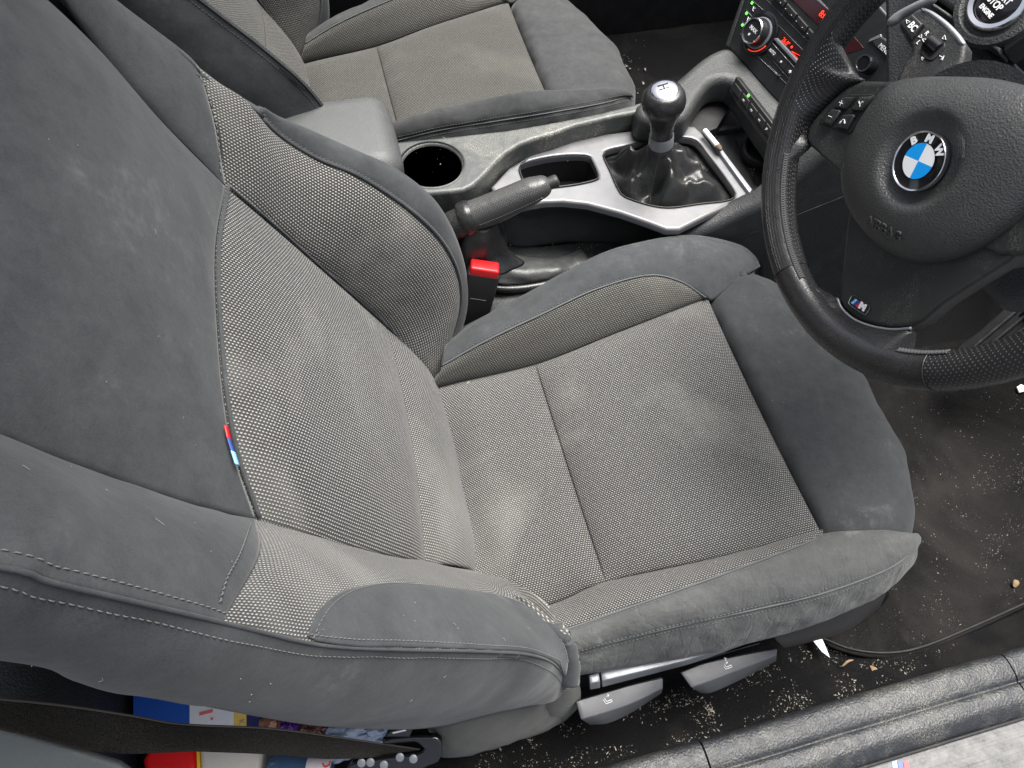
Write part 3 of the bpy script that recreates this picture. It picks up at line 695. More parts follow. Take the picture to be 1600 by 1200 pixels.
lathe('cup_rim', [(cupr + .0058, -.004), (cupr + .0058, .0005), (cupr + .0035, .001), (cupr + .002, -.004)], cc, (0, 0, 1), BLK, CO, 60)
for dx, dy in ((-.031, .004), (.028, .018)): rbox('cup_clip', cc + V3(dx, dy, -.022), (.012, .009, .028), GRAIN, CO, .003, e=(V3(1, 0, 0), V3(0, 1, 0), V3(0, 0, 1)))
# silver panel
sil = [(767, 292), (795, 262), (830, 241), (865, 229), (900, 219), (950, 208), (1015, 200), (1060, 195), (1086, 197), (1098, 208), (1118, 232), (1140, 260), (1160, 290), (1174, 302), (1150, 315), (1100, 339), (1062, 358), (1042, 358), (1010, 346), (970, 332), (940, 324), (917, 318), (880, 314), (850, 315), (812, 322), (785, 318)]
hole_p = crs([(813, 259), (847, 247), (885, 242), (918, 243), (926, 252), (935, 274), (930, 281), (900, 288), (860, 293), (828, 294), (820, 286)], 50, closed=True)
hole_s = crs([(943, 243), (950, 234), (975, 228), (1008, 220), (1040, 215), (1074, 215), (1090, 221), (1105, 240), (1128, 270), (1147, 298), (1148, 308), (1132, 314), (1095, 318), (1050, 324), (1018, 321), (978, 308), (966, 295), (955, 270)], 70, closed=True)
slab('silver_panel', sil, ZP(.37), .014, .004, SILV, CO, [hole_p, hole_s])
# side fascia of the silver panel and dark wall beneath
edge = crs([at(*q, z=.362) for q in [(812, 321), (850, 315), (880, 313), (917, 317), (940, 323), (970, 331), (1010, 345), (1046, 357)]], 50)
low1 = crs([at(*q, z=.348) for q in [(812, 329), (850, 323), (880, 321), (917, 326), (940, 333), (970, 341), (1010, 355), (1046, 366)]], 50)
loft('panel_fascia', [edge, low1], 50, 8, SATIN, CO, .001)
wb = crs([at(*q, z=.262) for q in [(757, 371), (790, 383), (818, 387), (846, 384), (889, 379), (940, 380), (1000, 385), (1060, 385)]], 50)
wall_top = crs([at(700, 322, z=.35)] + [p for p in crs([at(757, 312, z=.35), at(790, 322, z=.35)] + list(low1[::6]), 30)], 50)
loft('console_wall', [wall_top, (wall_top + wb) / 2 + V3(0, .022, 0), wb], 60, 24, GRAIN, CO, 0)
loft('console_wall', [crs([at(*q, z=.356) for q in [(560, 280), (640, 303), (700, 301), (741, 291), (781, 250), (812, 227), (865, 210), (1019, 172)]], 50), crs([at(*q, z=.30) for q in [(540, 330), (640, 350), (700, 345), (760, 330), (781, 290), (812, 250), (865, 235), (1019, 200)]], 50)], 60, 10, BLKM, CO, 0)
slab('trough_floor', [(640, 330), (700, 350), (757, 372), (790, 384), (846, 385), (889, 380), (1060, 372), (1180, 380), (1180, 470), (900, 540), (700, 540), (600, 450)], ZP(.262), .02, .002, GRAIN, CO)
tubewall('pocket', [at(*q, z=.366) for q in hole_p], .05, BLK, CO, .93)
mesh('pocket_rim', *tube_data(np.vstack([[at(*q, z=.3712) for q in hole_p], [at(*hole_p[0], z=.3712)]]), .0013, 6), BLK, CO, 180)
tubewall('lever_well', [at(*q, z=.366) for q in hole_s], .045, BLKM, CO, .97)
mesh('lever_rim', *tube_data(np.vstack([[at(*q, z=.3706) for q in hole_s], [at(*hole_s[0], z=.3706)]]), .0011, 6), BLK, CO, 180)
slab3('console_side', [V3(-.6, .49, 0), V3(-.6, .49, .345), V3(.36, .49, .345), V3(.36, .49, 0)], (V3(0, 1, 0), V3(0, .503, 0)), .012, .002, GRAIN, CO)
slab3('console_side', [V3(-.6, .285, 0), V3(-.6, .285, .25), V3(.5, .285, .25), V3(.5, .285, 0)], (V3(0, -1, 0), V3(0, .285, 0)), .012, .002, GRAIN, CO)
# forward arms
slab('console_arm', [(1030, 392), (1046, 384), (1110, 356), (1190, 320), (1250, 272), (1330, 205), (1420, 150), (1500, 200), (1480, 600), (1180, 560), (1180, 420), (1100, 378)], YP(.283), .034, .013, GRAIN, CO, sm=0, res=5)
mesh('arm_seam', *tube_data([at(*q, y=.2822) for q in ((1140, 378), (1245, 336), (1330, 302))], .0006, 5), CONS, CO, 180)
slab('console_arch', crs([(996, 160), (1030, 143), (1062, 118), (1095, 90), (1118, 76), (1138, 72), (1156, 84), (1200, 134), (1246, 188), (1236, 240), (1222, 232), (1188, 186), (1148, 128), (1130, 122), (1112, 128), (1094, 150), (1072, 182), (1030, 186), (1000, 180)], 90, closed=True), ZP(.418), .05, .013, GRAIN, CO, res=5)
slab('bin_floor', [(1040, 195), (1090, 120), (1160, 110), (1260, 230), (1240, 330), (1170, 330)], ZP(.335), .01, .001, BLKM, CO)
parts = []
for k in range(16):
    a = at(1150 + k * 4.2, 215 + k * 1.5, z=.3375); b = a + V3(-.012, -.10, 0) ; parts.append(tube_data([a, b], .0011, 5))
mesh('rubber_ribs', *join(parts), BLK, CO, 60)
slab('tray_rail', [(1099, 203), (1104, 200), (1176, 296), (1171, 301)], ZP(.376), .012, .0015, SATIN, CO)
slab('bin_wall', [(1030, 187), (1095, 150), (1112, 128), (1150, 128), (1150, 150), (1120, 200), (1098, 208), (1060, 200)], ZP(.365), .03, .001, BLKM, CO)
lathe('bin_insert', [(.030, -.03), (.034, 0), (.036, .006), (.034, .012), (.030, .012), (.028, .004), (.031, .0), (.0, -.004)], at(1196, 238, z=.35), (-.2, 0, 1), BLK, CO, 40)
# row of five switches under the arch
pS = (lambda a, b: (a, b))
a0, b0 = at(1148, 130, z=.408), at(1209, 214, z=.408)
dS = (b0 - a0) / np.linalg.norm(b0 - a0); upS = V3(.45, 0, .89); upS -= dS * (upS @ dS); upS /= np.linalg.norm(upS); nS = np.cross(dS, upS); nS *= np.sign(nS @ (CAM - a0))
PLS = (nS, a0 + nS * .012)
sw = slab('switch_panel', [(1150, 119), (1139, 143), (1150, 163), (1202, 232), (1213, 207), (1210, 196)], PLS, .012, .0015, BLK, CO)
for k in range(5):
    ox, oy = 12.3 * k, 15.6 * k
    kb = slab('switch', [(1148.4 + ox, 129.2 + oy), (1158.6 + ox, 142.6 + oy), (1153.6 + ox, 154.2 + oy), (1143.2 + ox, 141 + oy)], PLS, .006, .0012, BLKG if 0 else BLK, CO, lift=.0025)
    c = at(1151 + ox, 142 + oy, pl=PLS) + nS * .0032
    if k == 4: mesh('switch_symbol', *text_data('P', c - dS * .002, (nS, c), dS, .0055, .0003), WHITE, kb, 180)
    elif k:
        mesh('switch_symbol', *join([tube_data([c + dS * (i - 1) * .0018 + upS * .0016, c + dS * ((i - 1) * .0018 + .0006) - upS * .0014], .0003, 5) for i in range(3)]), WHITE, kb, 180)
for q, m in (((1170, 149.6), LEDG), ((1209, 199), LEDO)):
    c = at(*q, pl=PLS); mesh('indicator_lamp', *box_data(c + nS * .001, dS, upS, nS, .0032, .0036, .001), m, CO, 0)
# armrest
ar = rbox('armrest', (-.36, .475, .395), (.33, .155, .11), plastic('armrest_vinyl', (.058, .061, .061), .55, .0004, 600, .1), CO, .030, 6)
# ------------------------------------------------------------------ gear lever
GC = at(1033, 222, y=.39); GA = V3(-.013, 0, .078); GA /= np.linalg.norm(GA)
GL = thing('gear_lever', 'black leather gear lever with chrome topped knob, standing in the silver panel', 'gear lever', (GC[0], GC[1], .37))
lathe('knob', [(.0158, .014), (.0150, .02), (.0162, .032), (.0195, .044), (.0240, .054), (.0278, .064), (.0288, .071), (.0275, .079), (.0235, .0855), (.0192, .088), (0, .088)], GC, GA, LEATH, GL, 56, smooth=70)
lathe('collar', [(.0160, -.004), (.0172, -.003), (.0166, .013), (.0156, .0145), (.0, .0145)], GC, GA, SATIN, GL, 48)
bt = GC + GA * .0875; tilt = GA + V3(-.02, -.10, 0); tilt /= np.linalg.norm(tilt)
bd = lathe('badge', [(.0182, -.003), (.0176, .0012), (.0162, .0022), (.0100, .0032), (0, .0036)], bt, tilt, CHROME, GL, 48, smooth=70)
e1, e2, n_ = basis((tilt, bt), (0, -1, 0)); hp = []
for x in (-.007, 0, .007): hp.append(tube_data([bt + e1 * x + e2 * .007 + n_ * .0036, bt + e1 * x - e2 * .007 + n_ * .0036], .0007, 5))
hp.append(tube_data([bt + e1 * -.007 + n_ * .0042, bt + e1 * .007 + n_ * .0042], .0005, 5))
mesh('shift_pattern', *join(hp), BLKM, bd, 180)
hs = np.array([at(*q, z=.366) for q in hole_s]); hcn = hs.mean(axis=0); T = 34; n = 120
hs = crs(hs, n, closed=True); G = np.empty((T, n + 1, 3))
bs0 = GC - GA * .002
for j in range(n + 1):
    o = hs[j % n]; ang = math.atan2(o[1] - bs0[1], o[0] - bs0[0])
    nk = bs0 + V3(math.cos(ang) * .0165, math.sin(ang) * .0165, 0)
    for i in range(T):
        t = i / (T - 1); f = t ** 1.5
        wv = math.sin(ang * 5 + 1.2 + 2.0 * t) * .5 + math.sin(ang * 3 - .6 - 1.5 * t) * .6
        z = nk[2] + (.352 - nk[2]) * (t ** .55 if t < 1 else 1)
        bul = math.sin(math.pi * t)
        p = nk * (1 - f) + o * f; p[2] = z + bul * (.010 * wv * 2.1 + .010) + .020 * bul * fbm((p[0], p[1], z * .4), 24)
        p[:2] = p[:2] * (1 - .08 * bul) + o[:2] * .08 * bul
        G[i, j] = p
grid_mesh('gaiter', G, BOOT, GL, .0015, face=(0, 0, 1))
P_ = crs([G[i, 92] + V3(0, 0, .0008) for i in range(0, T, 3)], 40); mesh('gaiter_seam', *dash_data(P_, np.tile(V3(0, -.4, .9), (40, 1)), .0036, .0026, .00035), THR, GL, 180)
# ------------------------------------------------------------------ handbrake
HB = thing('handbrake', 'black perforated leather handbrake with push button, raised beside the driver seat', 'handbrake', (-.1, .31, .27))
hb0, hb1 = at(737, 337, y=.312), at(853, 289, y=.312)
hd = (hb1 - hb0) / np.linalg.norm(hb1 - hb0); hu = np.cross(V3(0, 1, 0), hd); hu *= np.sign(hu[2]); hside = np.cross(hd, hu)
def swept(P0, d, u, s, secs, k=40, m=24):
    """sections: (distance, half height, half width, drop)"""
    sec = crs(np.array(secs), m); G = np.empty((m, k + 1, 3))
    for i, (a, h, w_, dr) in enumerate(sec):
        for j in range(k + 1):
            t = 2 * math.pi * j / k; ct, st = math.cos(t), math.sin(t)
            G[i, j] = P0 + d * a + u * (h * math.copysign(abs(ct) ** .85, ct) - dr) + s * (w_ * math.copysign(abs(st) ** .85, st))
    return G
def closed_grid(name, G, mat, par, uvs=True, caps=True):
    m, k1 = G.shape[:2]
    c = G[:, :-1].mean(axis=(1))
    vs = list(G.reshape(-1, 3)); fs = [(i * k1 + j, (i + 1) * k1 + j, (i + 1) * k1 + j + 1, i * k1 + j + 1) for i in range(m - 1) for j in range(k1 - 1)]
    uu = np.concatenate([np.zeros((1, k1)), np.cumsum(np.linalg.norm(np.diff(G, axis=0), axis=2), axis=0)])
    vv = np.concatenate([np.zeros((m, 1)), np.cumsum(np.linalg.norm(np.diff(G, axis=1), axis=2), axis=1)], axis=1)
    uv = list(np.stack([uu, vv], 2).reshape(-1, 2))
    if caps:
        vs += [c[0], c[-1]]; uv += [(0, 0), (0, 0)]; a = len(vs) - 2; b = len(vs) - 1; o = (m - 1) * k1
        fs += [(a, j + 1, j) for j in range(k1 - 1)] + [(b, o + j, o + j + 1) for j in range(k1 - 1)]
    ob = mesh(name, vs, fs, mat, par, 60, uv)
    bm = bmesh.new(); bm.from_mesh(ob.data); bmesh.ops.remove_doubles(bm, verts=bm.verts, dist=1e-6); bmesh.ops.recalc_face_normals(bm, faces=bm.faces); bm.to_mesh(ob.data); bm.free()
    return ob
LG = float(np.linalg.norm(hb1 - hb0))
closed_grid('grip', swept(hb0, hd, hu, hside, [(0, .0212, .0172, .002), (.02, .0212, .0172, .003), (.05, .0195, .0168, .002), (.08, .0170, .016, 0), (LG - .01, .0145, .0145, 0), (LG - .001, .0125, .0125, 0), (LG + .004, .0085, .009, 0)]), PERFG, HB)
closed_grid('push_button', swept(hb1 + hd * -.002, hd, hu, hside, [(0, .0078, .0078, 0), (.014, .0076, .0076, 0), (.0175, .0068, .0068, 0), (.019, .003, .003, 0)], 28, 12), BLKD, HB)
closed_grid('grip_collar', swept(hb0 - hd * .014, hd, hu, hside, [(0, .0232, .0188, .003), (.004, .0245, .0198, .003), (.011, .0245, .0198, .003), (.016, .0222, .0180, .003)]), LEATH, HB)
ss = [hb0 + hd * a - hu * (.004 + .001 * math.sin(a * 40)) - V3(0, 1, 0) * wv for a, wv in ((0.004, .0176), (.04, .0172), (.08, .0161), (LG - .008, .0147))]
mesh('grip_seam', *tube_data(crs(ss, 30), .0008, 6), LEATH, HB, 180)
mesh('stitching', *dash_data(crs([p + hu * .0025 for p in ss], 60), np.tile(V3(0, -1, .2), (60, 1)), .0036, .0026, .00035, .0008), THRL, HB, 180)
# leather sleeve behind the collar, and boot falling into the trough
closed_grid('sleeve', swept(hb0 - hd * .012, -hd, hu, hside, [(0, .0205, .0165, .004), (.03, .0205, .017, .007), (.07, .021, .02, .014), (.12, .022, .022, .03)]), BOOT, HB)
G = np.empty((30, 49, 3)); bc = crs([at(752, 345, y=.31), at(748, 368, y=.308), at(752, 392, y=.305), at(765, 410, y=.300)], 30)
for i in range(30):
    t = i / 29; r = .021 + .004 * math.sin(t * 5) + .016 * t * t
    for j in range(49):
        a = 2 * math.pi * j / 48; rr = r * (1 + .13 * math.sin(3 * a + 3 * t) + .07 * math.sin(7 * a - 2 * t)); G[i, j] = bc[i] + V3(rr * 1.25 * math.cos(a), rr * .8 * math.sin(a), 0)
closed_grid('boot', G, BOOT, HB)
r1 = [at(748, 376, z=.30), at(772, 388, z=.285), at(800, 396, z=.279), at(840, 403, z=.275), at(880, 400, z=.272), at(908, 388, z=.270)]
r2 = [at(752, 398, z=.315), at(785, 414, z=.300), at(815, 420, z=.291), at(855, 420, z=.285), at(895, 414, z=.278), at(920, 404, z=.272)]
r3 = [at(742, 425, z=.285), at(775, 443, z=.28), at(815, 444, z=.275), at(860, 437, z=.272), at(900, 428, z=.270), at(930, 418, z=.267)]
loft('boot_skirt', [crs(r, 40) for r in (r1, r2, r3)], 60, 30, plastic('grey_boot_leather', (.045, .047, .047), .42, .0003, 500, .2), HB, .002, wrinkle=.006, ws=22)
mesh('skirt_roll', *tube_data(crs([at(745, 445, z=.272), at(790, 452, z=.272), at(850, 445, z=.27), at(930, 424, z=.268)], 40), .0055, 10), LEATH, HB, 180)
# ------------------------------------------------------------------ seat belt buckle
BK = thing('belt_buckle', 'black seat belt buckle with bright red release button between driver seat and console', 'buckle', (-.12, .27, .2))
bk0, bk1 = at(757, 419, y=.272), at(736, 505, y=.262)
bd_ = (bk1 - bk0) / np.linalg.norm(bk1 - bk0); bxx = V3(1, -.25, .02); bxx -= bd_ * (bxx @ bd_); bxx /= np.linalg.norm(bxx); byy = np.cross(bd_, bxx)
L_ = float(np.linalg.norm(bk1 - bk0))
rbox('buckle_body', (bk0 + bk1) / 2 + bd_ * .004, (.043, .021, L_), BLK, BK, .004, e=(bxx, byy, bd_))
rb = rbox('release_button', bk0 - bd_ * -.003, (.038, .020, .018), RED, BK, .003, e=(bxx, byy, bd_))
rbox('tongue_slot', bk0 + byy * (-.0065 if byy @ (CAM - bk0) > 0 else .0065) - bd_ * .0035, (.026, .003, .003), BLKM, rb, .0008, e=(bxx, byy, bd_))
fn = byy * np.sign(byy @ (CAM - bk0))
mesh('buckle_mark', *box_data((bk0 * .55 + bk1 * .45) + fn * .0108, bxx, bd_, fn, .022, .0005, .0006), SATIN, BK, 0)
rbox('buckle_stalk', bk1 + bd_ * .05 - fn * .004, (.03, .008, .10), BLKM, BK, .003, e=(bxx, byy, bd_))

# ------------------------------------------------------------------ dashboard
SA, SB = at(1138, 74, z=.415), at(1230, 176, z=.415)
sx_ = (SB - SA) / np.linalg.norm(SB - SA); lean = V3(math.sin(math.radians(28)), 0, math.cos(math.radians(28))); lean -= sx_ * (lean @ sx_); lean /= np.linalg.norm(lean)
sn = np.cross(sx_, lean); sn *= np.sign(sn @ (CAM - SA)); PST = (sn, SA)
def st(px, py, o=0.): return at(px, py, pl=(sn, SA + sn * o))
DB = thing('dashboard', 'black dashboard with radio, climate knob and red digital displays behind the steering wheel', 'dashboard', (.5, .3, .4))
slab('centre_stack', [(1138, 74), (1163, 0), (1185, -75), (1300, -75), (1420, 60), (1424, 92), (1384, 128), (1340, 190), (1300, 250), (1230, 177)], PST, .05, .003, plastic('stack_black', (.010, .011, .012), .38, .0001, 1500, .12), DB)
slab('stack_edge', [(1384, 128), (1424, 92), (1450, 110), (1420, 150), (1350, 210), (1330, 200)], PST, .04, .006, GRAIN, DB, lift=-.004)
slab('stack_edge', [(1138, 74), (1163, 0), (1185, -75), (1178, -75), (1156, 0), (1131, 72)], PST, .06, .004, GRAIN, DB, lift=-.002)
def line(px, r=.0004, m=None, o=.0006, name='trim_line', par=None): return mesh(name, *tube_data([st(*q, o) for q in px], r, 5), m or SATIN, par or DB, 180)
for L in (((1198, 0), (1271, 73)), ((1210, 33), (1261, 85)), ((1195, 80), (1238, 129)), ((1157, 52), (1180, 84), (1234, 136)), ((1202, 102), (1217, 118)), ((1175, 0), (1193, 16)), ((1166, 15), (1175, 26)), ((1160, 34), (1166, 42)), ((1186, -12), (1215, 17))): line(L, .00035)
rbox('slider', st(1217.5, 118.5, .001), (.004, .004, .003), BLKM, DB, .0008)
# climate knob
kc = st(1189, 53); KB = lathe('climate_dial', [(.0305, 0), (.0305, .003), (.0285, .0042), (.0245, .0044)], kc, sn, BLKG, DB, 56)
lathe('dial_ring', [(.0222, .004), (.0222, .006), (.0205, .0068), (.0195, .006)], kc, sn, SATIN, KB, 56)
lathe('dial_knob', [(.0180, .004), (.0178, .018), (.0172, .0225), (.0150, .0225), (.0148, .0210), (0, .0210)], kc, sn, BLK, KB, 56)
lathe('knob_ring', [(.0181, .0195), (.0183, .0225), (.0172, .0238), (.0156, .0232), (.0154, .0205)], kc, sn, CHROME, KB, 56)
vs_ = [tube_data([kc + sn * .006 + (sx_ * math.cos(t) + lean * math.sin(t)) * .0255 for t in np.linspace(-.2, -1.5, 14)], .0006, 5)]
mesh('red_arc', *join(vs_), LEDR, KB, 180)
mesh('knob_text', *text_data('MAX', kc + sn * .0212 + lean * .002, PST, sx_, .0075, .0002, .0002), WHITE, KB, 0)
lathe('knob_lamp', [(.0018, .0208), (.0018, .0216), (0, .0216)], kc - lean * .0065 - sx_ * .001, sn, WHITE, KB, 16)
for (gx, gy) in ((1175, 4.5), (1166.5, 20.7), (1160, 39)):
    c = st(gx, gy, .0008); mesh('indicator_lamp', *box_data(c, sx_, lean, sn, .0030, .0032, .001), LEDG, DB, 0)
    c = st(gx + 2.2, gy + 9.5, .0006)
    mesh('vent_symbol', *join([tube_data([c + sx_ * -.002 + lean * .003, c - lean * .002, c + sx_ * .003 - lean * .002], .0005, 5), tube_data([c + sx_ * .002 + lean * .003, c + sx_ * .001], .0004, 5)]), WHITE, DB, 180)
# climate display
slab('climate_display', [(1216, 57), (1223, 50), (1262, 89), (1253, 101)], PST, .002, .0003, DISP, DB, lift=.0008)
slab('display_ledge', [(1207, 60), (1214, 59), (1253, 101), (1250, 107)], PST, .008, .0015, SATIN, DB, lift=.004)
mesh('display_digits', *text_data('26.0°', st(1227.5, 66, .0012), PST, sx_, .0095, .0002, sx=.8), LEDR, DB, 0)
mesh('fan_symbol', *join([tube_data([st(1237, 73.5, .0014) + (sx_ * math.cos(t) + lean * math.sin(t)) * .0022, st(1237, 73.5, .0014) - (sx_ * math.cos(t) + lean * math.sin(t)) * .0022], .00035, 5) for t in (0, 1.05, 2.1)]), LEDR, DB, 0)
mesh('fan_scale', *tube_data([st(*q, .0014) for q in ((1237, 80), (1250, 96), (1253.5, 91), (1249, 86.5), (1237, 80))], .0003, 5), LEDR, DB, 0)
for k, tx in enumerate(('AUTO', None, None)):
    ox, oy = 14 * k, 15.5 * k
    b_ = slab('climate_button', [(1196.5 + ox, 79 + oy), (1204 + ox, 66 + oy), (1217.5 + ox, 81 + oy), (1210 + ox, 94.5 + oy)], PST, .004, .0008, BLK, DB, lift=.0022)
    line([(1204.5 + ox, 64.5 + oy), (1217.5 + ox, 79.5 + oy)], .0006, SATIN, .0026, 'button_edge', b_)
    c = st(1206.5 + ox, 81 + oy, .0026)
    if tx: mesh('button_text', *text_data(tx, c, PST, sx_, .0058, .0002, .0001, sx=.85), WHITE, b_, 0)
    else: mesh('fan_symbol', *join([tube_data([c + (sx_ * math.cos(t) + lean * math.sin(t)) * (.0016 + .0008 * (k == 2)), c - (sx_ * math.cos(t) + lean * math.sin(t)) * (.0016 + .0008 * (k == 2))], .0006, 5) for t in (0, 1.05, 2.1)]), WHITE, b_, 0)
# radio
slab('radio_display', [(1215, -22), (1262, -22), (1304, 22), (1350, 75), (1320, 85), (1287, 47)], PST, .003, .0004, DISP, DB, lift=.0008)
slab('display_frame', [(1258, -14), (1270, -12), (1318, 40), (1308, 30), (1303, 22)], PST, .003, .0004, SATIN, DB, lift=.0012)
mesh('clock_digits', *text_data('8:00', st(1287.5, 25.5, .0014), PST, sx_, .0118, .0002, .0001, sx=.9), LEDR, DB, 0)
for k in range(6):
    ox, oy = 17 * (k - 1), 19.4 * (k - 1)
    b_ = slab('radio_button', [(1223.2 + ox, 14 + oy), (1229.8 + ox, 4.5 + oy), (1245 + ox, 21.8 + oy), (1239.4 + ox, 31 + oy)], PST, .009, .0016, BLK, DB, lift=.006)
    mesh('button_mark', *join([box_data(st(1227.5 + ox, 13.5 + oy, .0062), sx_, lean, sn, .0018, .0006, .0004), box_data(st(1236.5 + ox, 23.5 + oy, .0062), sx_, lean, sn, .0018, .0006, .0004)]), WHITE, b_, 0)
mb = slab('menu_button', crs([(1362, 67), (1370, 60.5), (1380, 58), (1391, 69), (1402, 83), (1401, 91), (1396, 97), (1389, 96.5), (1377, 84)], 40, closed=True), PST, .008, .0025, BLKM, DB, lift=.003)
mesh('button_text', *text_data('MENU', st(1381, 77, .0034), PST, sx_, .0085, .0002, sx=.8), WHITE, mb, 0)
kc2 = st(1360, 103)
kn = lathe('tuning_knob', [(.0115, 0), (.0112, .016), (.0104, .018), (0, .018)], kc2, sn, BLKG, DB, 40)
lathe('knob_ring', [(.0106, .0175), (.0104, .0192), (.0092, .0192), (.0088, .0178)], kc2, sn, CHROME, kn, 40)
slab('radio_key', [(1325, 113), (1331, 108), (1340, 119), (1334, 124)], PST, .006, .0008, BLK, DB, lift=.003)
slab('radio_key', [(1335, 125), (1341, 120), (1352, 132), (1346, 138)], PST, .006, .0008, BLK, DB, lift=.003)
slab('metal_tab', [(1356, 66), (1359, 61), (1376, 53), (1377, 58)], PST, .004, .0005, SATIN, DB, lift=.003)
# right of the stack: driver's side of the dashboard
FN_ = V3(-.80, -.12, .58); FN_ /= np.linalg.norm(FN_)
PDB = (FN_, at(1563, 15, x=.34)); e1d, e2d, _ = basis(PDB, (0, -1, 0))
def dbp(px, py, o=0.): return at(px, py, pl=(FN_, PDB[1] + FN_ * o))
slab('lower_panel', [(1380, -70), (1470, -10), (1565, 78), (1640, 150), (1760, 260), (1700, 480), (1560, 480), (1380, 300)], (FN_, PDB[1] - FN_ * .03), .05, .01, GRAIN, DB)
slab('instrument_panel', [(1452, 3), (1462, -2), (1563, 74), (1568, 80), (1600, 60), (1800, 60), (1800, -160), (1452, -160)], PDB, .04, .005, plastic('panel_black', (.022, .023, .025), .4, .0003, 700, .1), DB)
slab('panel_edge', [(1450, 6), (1455, 2), (1564, 75), (1560, 82)], PDB, .03, .002, GRAIN, DB, lift=.003)
slab('silver_strip', crs([(1383, 34), (1392, 22), (1415, 8), (1445, -6), (1462, -10), (1455, 2), (1430, 14), (1410, 24), (1398, 34), (1388, 38)], 50, closed=True), (FN_, PDB[1] + FN_ * .02), .01, .004, SILV, DB)
sc_ = dbp(1562, 5, .002)
lathe('button_surround', [(.040, -.004), (.038, .003), (.033, .004), (.0295, .001), (.026, .001)], sc_, FN_, GRAIN, DB, 60)
sbn = lathe('start_button', [(.0195, 0), (.0192, .004), (.017, .005), (0, .005)], sc_, FN_, BLKG, DB, 60)
lathe('start_ring', [(.0265, 0), (.0262, .0055), (.0245, .0075), (.0205, .0062), (.0196, .003)], sc_, FN_, CHROME, DB, 60)
for s_, dy, sz in (('START', .0048, .0078), ('STOP', -.0028, .0084), ('ENGINE', -.0112, .0058)):
    mesh('button_text', *text_data(s_, sc_ + e2d * dy + FN_ * .0052, PDB, e1d, sz, .0002, .0002, sx=.85), WHITE, sbn, 0)
# steering column shroud, footwell side
rbox('column_shroud', (.30, -.01, .70), (.18, .12, .10), GRAIN, DB, .03, 5, rot=None)
slab('knee_panel', [(1500, 120), (1760, 120), (1760, 480), (1640, 420), (1560, 300)], (V3(-.9, 0, .43), V3(.42, 0, .5)), .05, .01, GRAIN, DB)
rbox('bulkhead', (1.02, .4, .35), (.08, 1.7, .7), BLKM, DB, .02)
# ------------------------------------------------------------------ indicator stalk
SK = thing('indicator_stalk', 'black switch stalk with BC button and roller, between steering wheel and start button', 'switch stalk', (.25, .13, .7))
kn_ = V3(-.78, -.10, .62); kn_ /= np.linalg.norm(kn_); PK = (kn_, at(1455, 80, x=.245)); e1k, e2k, _ = basis(PK, (0, -1, 0))
def kp(px, py, o=0.): return at(px, py, pl=(kn_, PK[1] + kn_ * o))
hd_px = crs([(1404, 38), (1418, 24), (1437, 12), (1456, 17), (1479, 33), (1497, 52), (1508, 66), (1509, 73), (1504, 98), (1488, 116), (1460, 132), (1420, 150), (1400, 130), (1412, 100), (1424, 80), (1414, 60)], 70, closed=True)
slab('stalk_head', hd_px, PK, .022, .004, BLKD, SK, res=5)
slab('stalk_rim', crs([(1439, 11), (1456, 16), (1479, 32), (1498, 51), (1508, 66), (1503, 71), (1497, 69), (1486, 56), (1468, 38), (1452, 25), (1440, 17)], 50, closed=True), PK, .006, .0025, SATIN, SK, lift=.001)
bb = slab('menu_key', [(1405, 37), (1425, 21), (1442, 37), (1423, 61)], PK, .010, .0018, BLK, SK, lift=.006)
mesh('key_text', *text_data('BC', kp(1426, 42, .0064), PK, e1k, .0082, .0002, .0002, sx=.85), WHITE, bb, 0)
def poly_line(pts, r=.0004): return tube_data([kp(*q) for q in pts], r, 5)
def P3(pts, o): return [kp(*q, o) for q in pts]
mesh('key_arrow', *tube_data(P3([(1416, 31), (1422, 34), (1417, 37), (1416, 31)], .0064), .0004, 5), WHITE, bb, 180)
mesh('lever_symbols', *join([tube_data(P3(p, .0006), .00038, 5) for p in ([(1435, 57), (1440, 54), (1440, 59), (1435, 57)], [(1441, 61), (1447, 61), (1444, 66), (1441, 61)], [(1472, 60), (1478, 62), (1476, 55), (1472, 60)], [(1440, 89), (1444, 91), (1441, 94), (1440, 89)])] +
     [text_data('R', kp(1448, 52, .0004), PK, e1k, .005, .0002, .0001), text_data('L', kp(1435, 66, .0004), PK, e1k, .005, .0002, .0001)] + [tube_data(P3([(1468, 87), (1473, 90), (1470, 93)], .0006), .0004, 5), tube_data(P3([(1475, 87), (1472, 94)], .0006), .0004, 5)]), WHITE, SK, 0)
slab('roller_slot', crs([(1438, 82), (1446, 68), (1458, 56), (1468, 60), (1477, 70), (1470, 82), (1456, 94), (1446, 92)], 40, closed=True), PK, .003, .0008, BLKM, SK, lift=.0012)
ra, rb_ = kp(1451, 66, -.002), kp(1467, 80, -.002)
mesh('roller', *tube_data([ra, ra * .97 + rb_ * .03, ra * .03 + rb_ * .97, rb_], [.006, .0075, .0075, .006], 26), BLKG, SK, 30)
mesh('stalk_arm', *tube_data(crs([kp(1470, 110, -.012), kp(1530, 150, -.03), kp(1580, 190, -.05)], 10), .012, 14), GRAIN, SK, 60)

